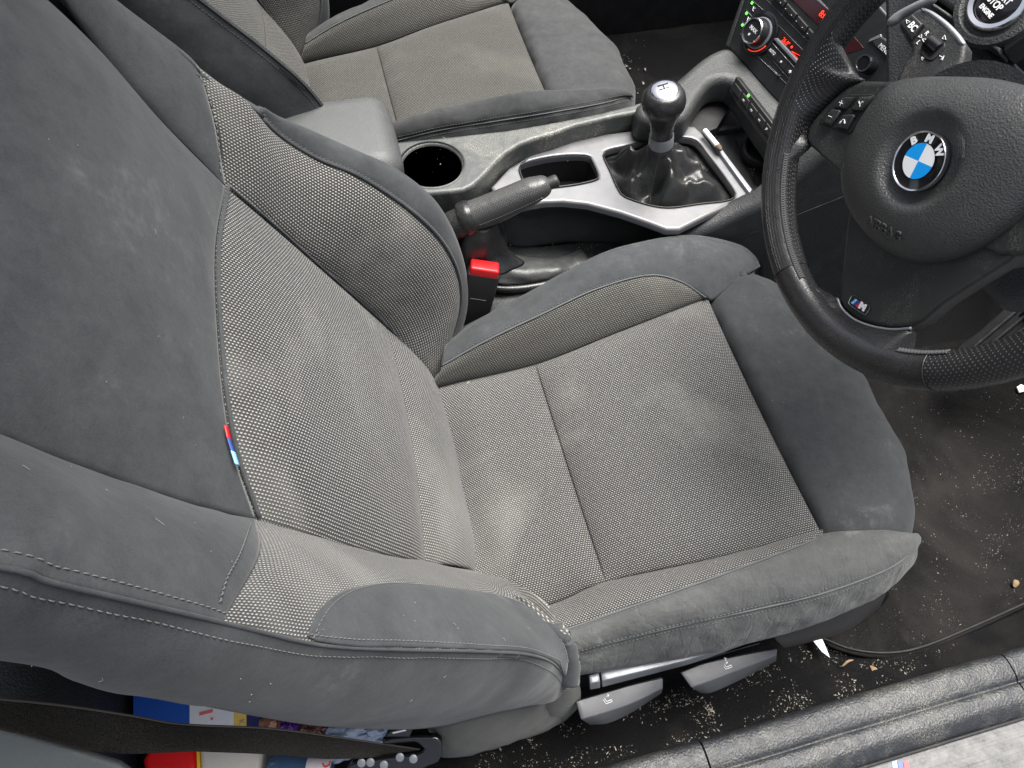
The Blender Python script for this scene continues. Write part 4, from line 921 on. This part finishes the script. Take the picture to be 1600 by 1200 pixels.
# ------------------------------------------------------------------ steering wheel
WT = math.radians(20); WN = V3(-math.cos(WT), 0, math.sin(WT)); WV_ = V3(math.sin(WT), 0, math.cos(WT)); WU = V3(0, -1, 0); WC = V3(.179, .0025, .744)
ROT = math.radians(23); LU = WU * math.cos(ROT) + WV_ * math.sin(ROT); LV = -WU * math.sin(ROT) + WV_ * math.cos(ROT)
def wp(px, py, o=0.): return at(px, py, pl=(WN, WC + WN * o))
PW = lambda o: (WN, WC + WN * o)
SW = thing('steering_wheel', 'black leather steering wheel turned slightly left, with blue and white roundel', 'steering wheel', WC)
RR = .1698
def rim_seg(name, a0, a1, mat, r=.0158, k=36):
    n = max(8, int(abs(a1 - a0) / 2)); G = np.empty((n, k + 1, 3))
    for i, a in enumerate(np.linspace(math.radians(a0), math.radians(a1), n)):
        rad = WU * math.cos(a) + WV_ * math.sin(a); g = sum(math.exp(-((((math.degrees(a) - q + 180) % 360) - 180) / 9) ** 2) for q in (160, 250 + 0, 25))
        rr = r
        for j in range(k + 1):
            t = 2 * math.pi * j / k; wr_ = .0003 * fbm((i * .15, j * .2, 0), 1.5)
            G[i, j] = WC + rad * (RR + math.cos(t) * (rr + wr_)) + WN * math.sin(t) * (rr * 1.03 + wr_)
    return closed_grid(name, G, mat, SW)
rim_seg('rim_grip', -35.6, 261.9, PERF)
rim_seg('rim_leather', -98, -35.7, LEATH, .0160)
for a in (-98, -35.7):
    a = math.radians(a); rad = WU * math.cos(a) + WV_ * math.sin(a)
    mesh('rim_seam', *tube_data([WC + rad * (RR + math.cos(t) * .0162) + WN * math.sin(t) * .0168 for t in np.linspace(0, 2 * math.pi, 40)], .0006, 6), LEATH, SW, 180)
# stitches around the inside of the rim
ln_ = []
def zig(a0, a1, n, sg=1, name='stitching'):
    P = []
    for i, a in enumerate(np.linspace(a0, a1, n)):
        a = math.radians(a); rad = WU * math.cos(a) + WV_ * math.sin(a)
        t = 2.62 + (-1) ** i * .16 * sg
        P.append((WC + rad * (RR + math.cos(t) * .0166) + WN * math.sin(t) * .0172))
    pr = []
    for i in range(len(P) - 1): pr.append(tube_data([P[i], (P[i] + P[i + 1]) / 2 + WN * .0008, P[i + 1]], .0008, 5))
    mesh(name, *join(pr), plain('rim_thread', (.07, .07, .072), .7), SW, 180)
zig(222, 268, 56); zig(222, 268, 56, -1); zig(-46, -30, 16); zig(-46, -30, 16, -1)
# hub: spokes, pad
slab('bottom_spoke', [(1330, 300), (1321, 350), (1316, 400), (1312, 440), (1309, 468), (1318, 484), (1336, 499), (1362, 509), (1394, 514), (1420, 512), (1440, 503), (1470, 476), (1520, 443), (1570, 412), (1620, 372), (1700, 300), (1600, 200), (1450, 200)], PW(-.008), .022, .005, SPOKE, SW, res=5)
mesh('spoke_edge', *tube_data(crs([wp(*q, -.0075) for q in ((1308, 466), (1316, 483), (1335, 499.5), (1362, 510), (1394, 515), (1424, 513))], 40), .0013, 8), SATIN, SW, 180)
slab('left_spoke', [(1403, 127), (1345, 126), (1322, 136), (1304, 150), (1287, 167), (1272, 184), (1262, 199), (1260, 215), (1264, 228), (1284, 247), (1310, 271), (1340, 320), (1450, 300), (1450, 127)], PW(-.006), .022, .004, SPOKE, SW, res=5)
ur = wp(1660, 100, 0)
slab3('right_spoke', [WC + LU * x + LV * y - WN * .006 for x, y in ((.03, .04), (.10, .045), (.14, .04), (.152, .02), (.15, -.005), (.13, -.025), (.08, -.05), (.03, -.05))], (WN, WC - WN * .006), .022, .004, SPOKE, SW)
# leather webs between rim and spokes
def arc(a0, a1, o, rr=RR, n=40): return [WC + (WU * math.cos(a) + WV_ * math.sin(a)) * rr + WN * o for a in np.radians(np.linspace(a0, a1, n))]
def rp(a, t, rr=.0158): a = math.radians(a); return WC + (WU * math.cos(a) + WV_ * math.sin(a)) * (RR + math.cos(t) * rr) + WN * math.sin(t) * rr
sb = crs([rp(-92, 2.5)] + [wp(*q, -.008) for q in ((1300, 463), (1309, 469), (1318, 486), (1336, 501), (1362, 511), (1394, 516), (1420, 515), (1424, 522))] + [rp(-42, 2.5)], 50)
def web(sb, a0, a1, mat):
    A0 = [rp(a, 1.7, .0146) for a in np.linspace(a0, a1, 50)]; A1 = [rp(a, 2.15, .0160) for a in np.linspace(a0, a1, 50)]
    loft('spoke_leather', [A0, A1, [p * .5 + q * .5 + WN * .0008 for p, q in zip(A1, sb)], sb, sb - WN * .007], 60, 40, mat, SW, 0, thick=.003)
web(sb, -94, -40, LEATH)
sl_ = crs([rp(184, 2.6)] + [wp(*q, -.006) for q in ((1331, 113), (1344, 124), (1321, 134.5), (1303, 148.5), (1286, 165.5), (1270, 183), (1260, 198), (1257, 212), (1259, 228))] + [rp(226, 2.5)], 50)
web(sl_, 182, 228, PERF)
# airbag pad as a dome with a dish around the roundel
po = crs([(1395, 129), (1369, 154), (1341, 196), (1321, 244), (1316, 282), (1323, 317), (1341, 350), (1370, 383), (1398, 401), (1428, 411), (1478, 407), (1530, 386), (1572, 357), (1604, 328), (1650, 275), (1680, 220), (1670, 175), (1640, 148), (1600, 133), (1550, 122), (1495, 119), (1435, 120)], 120, closed=True)
pc = wp(1437, 251, .018)
out = np.array([wp(*q, -.002) for q in po]); G = np.empty((64, 121, 3)); ccn = np.array([wp(1478, 250, .02)])[0]
for j in range(121):
    o = out[j % 120]
    for i in range(64):
        t = (i / 63); h = 1 - t
        p = pc * (1 - t) + o * t
        base = -.004 + .026 * (1 - t ** 3.2) ** .55
        q = p - WN * ((p - WC) @ WN)
        dd = np.linalg.norm((p - pc) - WN * ((p - pc) @ WN))
        dish = .0085 / (1 + math.exp((dd - .0335) / .0022))
        G[i, j] = q + WN * (base - dish)
pad = grid_mesh('airbag_pad', G, PADM, SW, .0, face=WN)
loop = [G[63, j] for j in range(120)]
skirt = np.stack([np.array(loop + loop[:1]), np.array(loop + loop[:1]) - WN * .014], 1)
grid_mesh('pad_edge', skirt, PADM, SW, 0)
# roundel
ec = wp(1437, 252, .0185); ec = ec - WN * ((ec - WC) @ WN) + WN * .0172
EM = lathe('roundel', [(.0232, -.003), (.0232, .0018), (.0222, .0034), (.0212, .0030), (.0205, .0022), (0, .0026)], ec, WN, BLKG, SW, 72, smooth=60)
lathe('roundel_ring', [(.0234, .000), (.0236, .0022), (.0226, .0038), (.0214, .0034), (.0211, .0020)], ec, WN, CHROME, EM, 72, smooth=60)
for q in range(4):
    vs = [ec + WN * .0030]; m = BLUE if q in (1, 3) else RWHITE
    for a in np.linspace(q * math.pi / 2, (q + 1) * math.pi / 2, 14): vs.append(ec + WN * .0029 + (LU * math.cos(a) + LV * math.sin(a)) * .0136)
    mesh('roundel_quarter', vs, [(0, i, i + 1) for i in range(1, 14)], m, EM, 0)
for ch, a in (('B', 136), ('M', 90), ('W', 44)):
    a = math.radians(a); d_ = LU * math.cos(a) + LV * math.sin(a); xd = LU * math.sin(a) - LV * math.cos(a)
    mesh('roundel_letter', *text_data(ch, ec + d_ * .0172 + WN * .0030, (WN, ec), xd, .0082, .0002, .00045, sx=1.05), RWHITE, EM, 0)
# raised lettering on the pad
bvp = BVHTree.FromPolygons([Vector(v) for v in G.reshape(-1, 3)], [(i * 121 + j, (i + 1) * 121 + j, (i + 1) * 121 + j + 1, i * 121 + j + 1) for i in range(63) for j in range(120)])
h, nn_, _, _ = bvp.ray_cast(Vector(CAM), Vector(ray(1381, 357)).normalized())
h = np.array(h); nn_ = np.array(nn_); nn_ *= np.sign(nn_ @ WN)
mesh('airbag_lettering', *text_data('AIRBAG', h + nn_ * .0001, (nn_, h), LU, .0115, .0012, .0001, sx=.95), PADM, SW, 0)
# buttons on the left spoke
PB = PW(-.0055)
slab('button_recess', crs([(1281, 193), (1284, 183), (1300, 163), (1318, 149), (1340, 147), (1362, 147), (1365, 152), (1350, 178), (1330, 206), (1322, 209), (1300, 201)], 50, closed=True), PB, .003, .0012, BLKM, SW, lift=.0010)
for outl, tx, cpt in (([(1301, 168), (1312, 155), (1319, 151), (1334, 151), (1333, 154), (1320, 170)], '+', (1314, 161)), ([(1284, 191), (1286, 186), (1298, 170), (1311, 171), (1312, 175), (1297, 196)], '-', (1297, 182)),
                      ([(1328, 172), (1342, 151), (1360, 150), (1359, 155), (1346, 173)], 's', (1344, 161)), ([(1304, 199), (1316, 179), (1333, 178), (1334, 182), (1322, 203)], 'p', (1317, 190))):
    b_ = slab('wheel_button', outl, PB, .006, .0018, BLKD, SW, lift=.0045)
    c = wp(*cpt, -.0055 + .0048)
    if tx in '+-':
        pr = [tube_data([c - LU * .0022, c + LU * .0022], .0004, 5)]
        if tx == '+': pr.append(tube_data([c - LV * .0022, c + LV * .0022], .0004, 5))
    elif tx == 'p': pr = [tube_data(crs([c + LU * .0028 + LV * -.001, c + LU * .0010 + LV * .0016, c - LU * .0010 + LV * .0014, c - LU * .0026 - LV * .0022], 12), [.0008] * 3 + [.0004] * 6 + [.0008] * 3, 6)]
    else: pr = [tube_data(crs([c - LU * .0022 + LV * .001, c - LV * .0008, c + LU * .002 + LV * .0018], 8), .0005, 5), tube_data([c + LU * .0004 - LV * .001, c + LU * .0012 - LV * .0028], .0005, 5)]
    mesh('button_symbol', *join(pr), WHITE, b_, 0)
# small badge with slanted stripes on the bottom spoke
bc_ = wp(1344, 476, -.0075); PBd = (WN, bc_)
bd2 = slab3('spoke_badge', crs([bc_ + LU * x + LV * y + WN * .0012 for x, y in ((-.0105, .0036), (-.0112, .002), (-.0112, -.003), (-.009, -.0046), (.008, -.0046), (.0105, -.003), (.0108, .002), (.009, .0040), (0, .0042))], 50, closed=True), (WN, bc_ + WN * .0012), .0022, .0006, BLKG, SW)
mesh('badge_rim', *tube_data(crs([bc_ + LU * x + LV * y + WN * .0010 for x, y in ((-.011, .0032), (-.0115, 0), (-.011, -.0036), (-.008, -.0050), (.008, -.0050), (.0108, -.003), (.0112, .002), (.009, .0044), (0, .0046), (-.008, .0044))], 50, closed=True), .0004, 5), CHROME, bd2, 0)
for k, m in enumerate((plain('badge_sky', (.2, .5, .85), .4), plain('badge_navy', (.02, .05, .25), .4), plain('badge_red', (.7, .02, .03), .4))):
    x0_ = -.0085 + k * .0029
    q = [bc_ + WN * .0014 + LU * (x0_ + dx) + LV * dy for dx, dy in ((0, -.0028), (.0026, -.0028), (.0050, .0026), (.0024, .0026))]
    mesh('badge_stripe', q, [(0, 1, 2, 3)], m, bd2, 0)
mesh('badge_letter', *text_data('M', bc_ + LU * .0040 + WN * .0013, PBd, LU, .0078, .0002, .0006, sx=1.15), RWHITE, bd2, 0)
lathe('wheel_hub', [(.045, -.09), (.05, -.03), (.07, -.012), (0, -.012)], WC, WN, GRAIN, SW, 40)

# ------------------------------------------------------------------ sill, mat
SI = thing('door_sill', 'black grained plastic door sill with scuffed aluminium kick plate, along the bottom edge', 'door sill', (.2, -.36, 0))
def extr(name, prof, x0, x1, mat, nx=40, wob=.0008):
    G = np.array([[V3(x, p[0] + wob * fbm((x, p[0], 0), 6), p[1] + wob * fbm((x, 3, p[0]), 6)) for p in prof] for x in np.linspace(x0, x1, nx)])
    return grid_mesh(name, G, mat, SI, 0, face=(0, -.1, 1))
pA = crs([(-.311, .055), (-.3125, .072), (-.3165, .0805), (-.326, .0840), (-.340, .0845), (-.3485, .0825), (-.3520, .0785)], 20)
pB = crs([(-.3520, .0785), (-.3545, .0815), (-.361, .0835), (-.373, .0832), (-.3800, .0800), (-.3890, .0735), (-.3930, .0680)], 20)
p1 = [(y, z) for y, z in pA] + [(y, z) for y, z in pB[1:]]
extr('sill_trim', p1, .0275, .472, SILL); extr('sill_trim', p1, .474, 1.1, SILL)
p2 = [(y + .0006, z - .0022) for y, z in p1]
extr('sill_trim', p2, -1.1, .0255, SILL)
mesh('sill_joint', *box_data(V3(.0265, -.352, .05), V3(1, 0, 0), V3(0, 1, 0), V3(0, 0, 1), .006, .066, .05), BLKM, SI, 0)
slab3('kick_plate', [V3(-.35, -.394, .066), V3(.8, -.394, .066), V3(.8, -.46, .066), V3(-.35, -.46, .066)], ZP(.066), .004, .001, ALU, SI)
mesh('plate_seal', *tube_data([V3(x, -.3945, .069) for x in np.linspace(-.6, 1, 20)], .0022, 8), BLKM, SI, 180)
for k, m in enumerate(('badge_sky', 'badge_navy', 'badge_red')):
    a = at(1390 + k * 9, 1196, z=.067); mesh('plate_stripe', [a + V3(0, -.012, 0), a + V3(.0068, -.012, 0), a + V3(.0118, .003, 0), a + V3(.005, .003, 0)], [(0, 1, 2, 3)], bpy.data.materials[m], SI, 0)
FM = slab3('floor_mat', crs([at(1283, 998, z=.014), at(1330, 1021, z=.014), at(1385, 1028, z=.014), at(1440, 1019, z=.014), at(1520, 987, z=.014), at(1610, 945, z=.014), V3(.80, -.23, .014), V3(.90, -.15, .014), V3(.90, .15, .014), V3(.80, .2, .014), V3(.45, .2, .014), V3(.33, .17, .014), V3(.30, 0, .014), V3(.29, -.18, .014)], 120, closed=True), ZP(.014), .01, .003, MATC)
tag(FM, 'dirty dark brown carpet mat on the floor in front of the driver seat', 'floor mat')
mesh('mat_binding', *tube_data(crs([at(1283, 996, z=.016), at(1330, 1014, z=.016), at(1385, 1020, z=.016), at(1440, 1011, z=.016), at(1520, 979, z=.016), at(1620, 934, z=.016)], 60), .0016, 6), BLKM, FM, 180)
# pedal, footrest
PD = thing('foot_pedal', 'black ribbed rubber pedal seen through the right side of the steering wheel', 'pedal', (.62, 0, .1))
pn = V3(-.75, 0, .66); pn /= np.linalg.norm(pn); PP = (pn, at(1560, 520, z=.17))
slab('pedal_plate', crs([(1490, 548), (1530, 515), (1600, 455), (1660, 420), (1700, 480), (1620, 560), (1520, 575)], 40, closed=True), PP, .012, .004, BLK, PD)
for k in range(5):
    mesh('pedal_rib', *tube_data([at(1508 + k * 14, 553 + k * 5, pl=(pn, PP[1] + pn * .003)), at(1640 + k * 14, 442 + k * 8, pl=(pn, PP[1] + pn * .003))], .0028, 8), BLKD, PD, 60)
rbox('pedal_arm', PP[1] + V3(.03, 0, .08), (.012, .02, .2), BLKM, PD, .003)

# ------------------------------------------------------------------ seat belt by the door pillar
SBT = thing('seat_belt', 'dark brown seat belt webbing running along the bottom left to its anchor', 'seat belt', (-.4, -.26, 0))
up = [(-60, 1085, .40), (0, 1092, .43), (105, 1103, .50), (210, 1119, .57), (289, 1132, .63), (420, 1138, .70), (529, 1152, .77), (656, 1171, .85)]
lo = [(-60, 1122, .39), (0, 1137, .42), (105, 1163, .49), (190, 1178, .555), (300, 1174, .62), (420, 1179, .695), (529, 1186, .765), (656, 1178, .85)]
U_ = crs([at(a, b, d=c) for a, b, c in up], 60); L2 = crs([at(a, b, d=c) for a, b, c in lo], 60)
loft('webbing', [U_, (U_ + L2) / 2 + V3(0, -.001, .001), L2], 90, 10, BELT, SBT, 0, thick=.0014, wrinkle=.0012, ws=18)
mesh('webbing_edge', *tube_data(U_, .0009, 6), plain('edge_thread', (.09, .08, .07), .9), SBT, 180)
PAN = (np.array((CAM - at(650, 1180, d=.85))) / .85, at(650, 1180, d=.85)); PAN = (V3(-.1, -.35, .93), at(650, 1180, d=.80))
slab('belt_anchor', crs([(530, 1218), (548, 1192), (600, 1183), (650, 1178), (664, 1172), (650, 1160), (600, 1164), (594, 1157), (610, 1152), (645, 1149), (682, 1149), (690, 1156), (691, 1178), (684, 1192), (664, 1199), (640, 1220)], 80, closed=True, lin=True), PAN, .014, .003, BLKG, SBT)
for q in ((565, 1192), (579, 1191), (625, 1183), (646, 1185.5), (600, 1195)):
    c = at(*q, pl=PAN) + PAN[0] * .0003; lathe('rivet', [(.0045, 0), (.0042, .001), (.003, .0014), (0, .0014)], c, PAN[0], SATIN, SBT, 20)
slab('belt_tab', [(600, 1152), (610, 1141), (640, 1135), (646, 1138), (640, 1152)], PAN, .01, .002, BLK, SBT, lift=.004)
slab('tab_slot', [(612, 1144), (633, 1139.5), (636, 1142), (614, 1147)], PAN, .003, .0005, CHROME, SBT, lift=.0045)
pt_pl = (V3(0, -.55, .83), at(80, 1180, d=.52))
tag(slab('pillar_trim', [(-120, 1120), (0, 1139), (100, 1168), (186, 1195), (260, 1250), (-120, 1300)], pt_pl, .008, .003, plastic('grey_trim', (.085, .095, .095), .6, .0003, 500, .1), None), 'smooth grey pillar trim below the seat belt in the bottom left corner', 'pillar trim')
# rear seat cushion and items in the rear footwell
c_ = at(55, 1072, z=.30)
tag(rbox('rear_seat', (c_[0] - .30, .25, .20), (.64, 1.1, .32), plastic('rear_leather', (.022, .023, .024), .5, .0006, 450, .1), None, .05, 5), 'black grained rear seat cushion glimpsed left, behind the driver seat and above the belt', 'rear seat')
CT = thing('carton', 'blue white and yellow printed carton lying in the rear footwell, above the belt', 'carton', tuple(at(300, 1120, z=.02)))
pz = ZP(.125)
secs = [((208, 1075), (296, 1090), (296, 1175), (208, 1165), plain('print_blue', (.012, .085, .42), .4)), ((296, 1090), (365, 1100), (365, 1180), (296, 1175), plain('print_white', (.75, .76, .78), .4)), ((365, 1100), (385, 1103), (385, 1182), (365, 1180), plain('print_yellow', (.8, .55, .12), .4)), ((385, 1103), (410, 1106), (410, 1184), (385, 1182), plain('print_navy', (.012, .02, .11), .4))]
for s_ in secs: slab('carton_panel', list(s_[:4]), pz, .10, .0004, s_[4], CT)
mesh('carton_mark', *join([box_data(at(322, 1113, z=.1253), V3(1, 0, 0), V3(0, 1, 0), V3(0, 0, 1), .016, .004, .0005), box_data(at(331, 1123, z=.1253), V3(1, 0, 0), V3(0, 1, 0), V3(0, 0, 1), .003, .003, .0005)]), plain('mark_red', (.75, .15, .15), .5), CT, 0)
mesh('carton_letter', *text_data('K', at(377, 1128, z=.1252), pz, (0, -1, 0), .009, .0003), plain('mark_grey', (.2, .2, .2), .5), CT, 0)
PK2 = thing('snack_packet', 'red and cream packet with yellow stripe, below the seat belt at the bottom edge', 'packet', tuple(at(300, 1190, z=.02)))
pz2 = ZP(.13)
slab('packet_end', [(222, 1188), (234, 1165), (306, 1165), (309, 1240), (232, 1240)], pz2, .06, .006, plain('packet_red', (.75, .008, .01), .35), PK2)
slab('packet_stripe', [(306, 1165), (311, 1165), (314, 1240), (309, 1240)], pz2, .0605, .001, plain('packet_yellow', (.85, .5, .02), .4), PK2)
slab('packet_front', [(311, 1165), (412, 1170), (402, 1240), (314, 1240)], pz2, .06, .006, plain('packet_cream', (.55, .52, .46), .4), PK2)
BT = thing('plastic_bottle', 'clear blue plastic bottle lying below the belt beside the cream packet', 'bottle', tuple(at(450, 1195, z=.02)))
gl = plain('blue_plastic', (.10, .20, .35), .1, 0, 0, .5, .6)
b0_, b1_ = at(415, 1208, z=.12), at(520, 1206, z=.12); L3 = float(np.linalg.norm(b1_ - b0_))
lathe('bottle_body', [(.006, 0), (.018, .004), (.021, .014), (.020, L3 * .3), (.0205, L3 * .5), (.0125, L3 * .75), (.0115, L3)], b0_, b1_ - b0_, gl, BT, 28)
mesh('bottle_label', *tube_data([b0_ + (b1_ - b0_) * .62, b0_ + (b1_ - b0_) * .98], .0165, 24), plain('label_white', (.65, .6, .62), .5), BT, 40)
mesh('label_swirl', *tube_data(crs([at(504, 1192, z=.137), at(507, 1198, z=.137), at(514, 1195, z=.137), at(516, 1189, z=.137)], 14), .0009, 5), RED, BT, 0)
def crumple(name, px, z, mat, label, cat, s=(.03, .02, .02), seed=0):
    c = at(*px, z=z); bm = bmesh.new(); bmesh.ops.create_icosphere(bm, subdivisions=4, radius=1)
    for v in bm.verts:
        k = 1 + .35 * noise.noise(v.co * 2.2 + Vector((seed, 0, 0))) + .14 * noise.noise(v.co * 6 + Vector((0, seed, 0)))
        v.co = Vector((v.co.x * s[0] * k, v.co.y * s[1] * k, v.co.z * s[2] * k)) + Vector(c)
    me = bpy.data.meshes.new(name); bm.to_mesh(me); bm.free(); return tag(link(name, me, mat, None, 0), label, cat)
crumple('brown_wrapper', (428, 1140), .12, plain('wrapper_brown', (.28, .14, .08), .35), 'small brown paper wrapper beside the navy end of the carton', 'wrapper', (.016, .02, .02), 1)
crumple('purple_wrapper', (453, 1146), .12, plain('wrapper_purple', (.08, .02, .2), .3), 'shiny purple sweet wrapper between two brown wrappers, above the belt', 'wrapper', (.014, .02, .02), 2)
crumple('chocolate_wrapper', (485, 1149), .11, plain('wrapper_choc', (.12, .05, .035), .35), 'dark red brown wrapper right of the purple one, above the belt', 'wrapper', (.022, .02, .02), 3)
crumple('clear_film', (548, 1155), .11, plain('clear_film', (.45, .55, .7), .08, 0, 0, .8, .5), 'crumpled clear plastic film under the seat edge, left of the belt anchor', 'plastic film', (.042, .022, .022), 4)
# ------------------------------------------------------------------ small things
cg0, cg1 = at(1101, 204, z=.381), at(1121, 228, z=.381)
CG = tag(mesh('cigarette', *tube_data([cg0, cg0 * .5 + cg1 * .5, cg1], .0040, 14), PAPER, None, 50), 'half smoked white cigarette lying on the right edge of the silver panel', 'cigarette')
mesh('cigarette_ash', *tube_data([cg1, cg1 * 1.12 - cg0 * .12, cg1 * 1.28 - cg0 * .28], [.0039, .0042, .002], 10), plain('ash', (.12, .09, .06), .9), CG, 0)
tag(slab('paper_scrap', [(1268, 998), (1283, 994), (1290, 1010), (1297, 1028), (1284, 1018)], ZP(.022), .0012, .0003, PAPER), 'white torn paper scrap on the carpet beside the mat corner, under the seat', 'paper scrap')
tag(slab('plastic_chip', [(1589, 604), (1596, 600), (1604, 604), (1602, 611), (1593, 613)], ZP(.022), .003, .0006, PAPER), 'small bluish white chip on the mat at the right edge, below the wheel rim', 'plastic chip')
LF = plain('dry_leaf', (.20, .13, .075), .8)
for (px, py, a, L4, lb) in ((1366, 1046, 2.0, .014, 'curled brown dry leaf standing at the lower edge of the mat'), (1325, 1036, .2, .020, 'thin brown twig beside the white paper scrap'), (1588, 912, .5, .014, 'pale curled leaf on the mat at the right edge of the photo')):
    c = at(px, py, z=.020); d_ = V3(math.cos(a), math.sin(a), 0); s_ = V3(-d_[1], d_[0], 0)
    r0 = crs([c - d_ * L4 / 2, c + s_ * .002 + V3(0, 0, .004), c + d_ * L4 / 2], 14)
    wd = (.0042 if 'twig' not in lb else .0012) * np.sin(np.linspace(.15, .97, 14) * math.pi)[:, None]
    g = grid_mesh('dry_leaf' if 'twig' not in lb else 'twig', np.stack([r0 - s_ * wd, r0 + V3(0, 0, -.0012), r0 + s_ * wd], 1), LF, None, .0006); tag(g.ob, lb, 'leaf' if 'twig' not in lb else 'twig')
def crumbs(name, regs, mat, label=None):
    vs = []; fs = []
    for poly, cnt, hf, smin, smax in regs:
        poly = np.array(poly, float); mn, mx = poly.min(0), poly.max(0); k = 0
        while k < cnt:
            q = mn + (mx - mn) * nrg.random(2); inside = False
            for i in range(len(poly)):
                a, b = poly[i], poly[i - 1]
                if (a[1] > q[1]) != (b[1] > q[1]) and q[0] < (b[0] - a[0]) * (q[1] - a[1]) / (b[1] - a[1]) + a[0]: inside = not inside
            if not inside: continue
            if noise.noise(Vector((q[0] / 45, q[1] / 45, 3))) + .25 < nrg.random() * .8: k += .3; continue
            k += 1
            if callable(hf): p = hf(*q)
            else:
                p = at(*q, z=hf)
            if p is None: continue
            s = smin + (smax - smin) * nrg.random() ** 4
            o = len(vs); el = 1 + 2 * nrg.random() ** 3; ang = nrg.random() * 6.28; ca, sa = math.cos(ang), math.sin(ang)
            for (x, y, z) in ((-1, -.6, 0), (1, -.5, 0), (.2, .9, 0), (0, 0, .9)):
                x *= s * el * (.7 + .6 * nrg.random()); y *= s * (.7 + .6 * nrg.random())
                vs.append(p + V3(x * ca - y * sa, x * sa + y * ca, z * s))
            fs += [(o, o + 1, o + 2), (o, o + 3, o + 1), (o + 1, o + 3, o + 2), (o + 2, o + 3, o)]
    ob = mesh(name, vs, fs, mat, None, 0); return tag(ob, label, None, kind='stuff')
def onfloor(px, py):
    p = at(px, py, z=.01)
    for _ in range(4): p = at(px, py, z=floor_h(p[0], p[1]) + .0004)
    return p
crumbs('crumbs', [
    ([(680, 1200), (880, 1130), (1250, 1010), (1290, 1000), (1340, 1030), (1500, 1005), (1450, 1040), (1250, 1120), (900, 1200)], 3600, onfloor, .00018, .0013),
    ([(1090, 1082), (1105, 1085), (1120, 1120), (1108, 1118)], 80, onfloor, .0006, .002),
    ([(1260, 1000), (1300, 1005), (1420, 1035), (1380, 1045), (1290, 1040)], 200, onfloor, .0005, .0014),
    ([(1290, 980), (1440, 840), (1400, 620), (1600, 610), (1600, 935), (1440, 1010), (1330, 1015)], 1500, .0146, .00016, .0009),
    ([(1500, 700), (1600, 720), (1600, 860), (1540, 840)], 700, .0146, .00015, .0008),
    ([(1090, 205), (1180, 225), (1190, 290), (1165, 300), (1120, 250)], 160, .342, .0004, .0013),
    ([(945, 60), (1010, 60), (1010, 130), (985, 160)], 60, .004, .0008, .003),
    ([(620, 220), (860, 192), (1000, 165), (860, 205), (780, 245), (740, 300), (700, 298)], 60, .4005, .0002, .0006),
    ([(760, 372), (790, 383), (846, 382), (900, 376), (1000, 380), (960, 392), (850, 390), (780, 392)], 160, .2635, .0003, .0012),
    ([(830, 232), (1060, 198), (1160, 300), (1050, 350), (920, 315)], 50, .3705, .0002, .0006),
], CRUMB, None)
def onpad(px, py):
    best = None
    for k in ('cr', 'cf', 'nb', 'fbf'):
        h, n, i, d = K[k].bvh.ray_cast(Vector(CAM), Vector(ray(px, py)).normalized())
        if h is not None and (best is None or d < best[1]): best = (np.array(h), d)
    return best[0] + V3(0, 0, .0003) if best else None
crumbs('seat_crumbs', [([(1050, 892), (1078, 880), (1082, 884), (1056, 896)], 16, onpad, .0005, .0012), ([(860, 945), (945, 915), (1285, 840), (945, 922)], 60, onpad, .0002, .0006), ([(678, 608), (730, 596), (732, 600), (682, 612)], 16, onpad, .0004, .001), ([(700, 620), (1100, 480), (1280, 830), (950, 900), (740, 880)], 90, onpad, .0001, .00035)], CRUMB)
cs = hit(K['cr'], 679, 616)[0]; tag(crumple('yellow_crumb', (679, 616), cs[2] + .001, plain('crumb_yellow', (.55, .45, .2), .8), None, None, (.0022, .0028, .0018), 5), 'yellow crumb in the corner between seat back and cushion', 'crumb')

# lint and short fibres caught on the cloth
lv, n_l = [], 0
while n_l < 130:
    k = ('sc', 'ns', 'no', 'ex', 'nt', 'fst', 'bi', 'cf', 'cr', 'np', 'ff', 'nf')[nrg.integers(12)]; p = K[k]
    i_, j_ = nrg.integers(3, p.G.shape[0] - 3), nrg.integers(3, p.G.shape[1] - 3)
    c = p.G[i_, j_]; n1_ = p.n[i_, j_]; n1_ = n1_ * np.sign(n1_ @ (CAM - c)); px_ = proj_px(c)
    if not (0 < px_[0] < 1600 and 0 < px_[1] < 1200): continue
    t1 = np.cross(n1_, nrg.normal(size=3)); t1 /= np.linalg.norm(t1); t2 = np.cross(n1_, t1); L_f = .0006 + .005 * nrg.random() ** 3
    lv.append(tube_data(crs([c + n1_ * .0007, c + t1 * L_f * .5 + t2 * L_f * .3 * nrg.normal() + n1_ * .0009, c + t1 * L_f + n1_ * .0007], 5), .00013 + .00016 * nrg.random() * (L_f < .0015), 4)); n_l += 1
tag(mesh('lint', *join(lv), plain('lint_fibre', (.22, .22, .215), .9), None, 0), None, None, kind='stuff')

# ------------------------------------------------------------------ final: base origins for single-mesh things
for o in list(COL.objects):
    if o.type == 'MESH' and o.parent is None and not o.children and o.get('kind') != 'structure' and o.location.length == 0:
        co = np.array([v.co[:] for v in o.data.vertices]); b = Vector(((co[:, 0].min() + co[:, 0].max()) / 2, (co[:, 1].min() + co[:, 1].max()) / 2, co[:, 2].min()))
        b = Vector([float(a) for a in b]); o.data.transform(Matrix.Translation(-b)); o.location = b
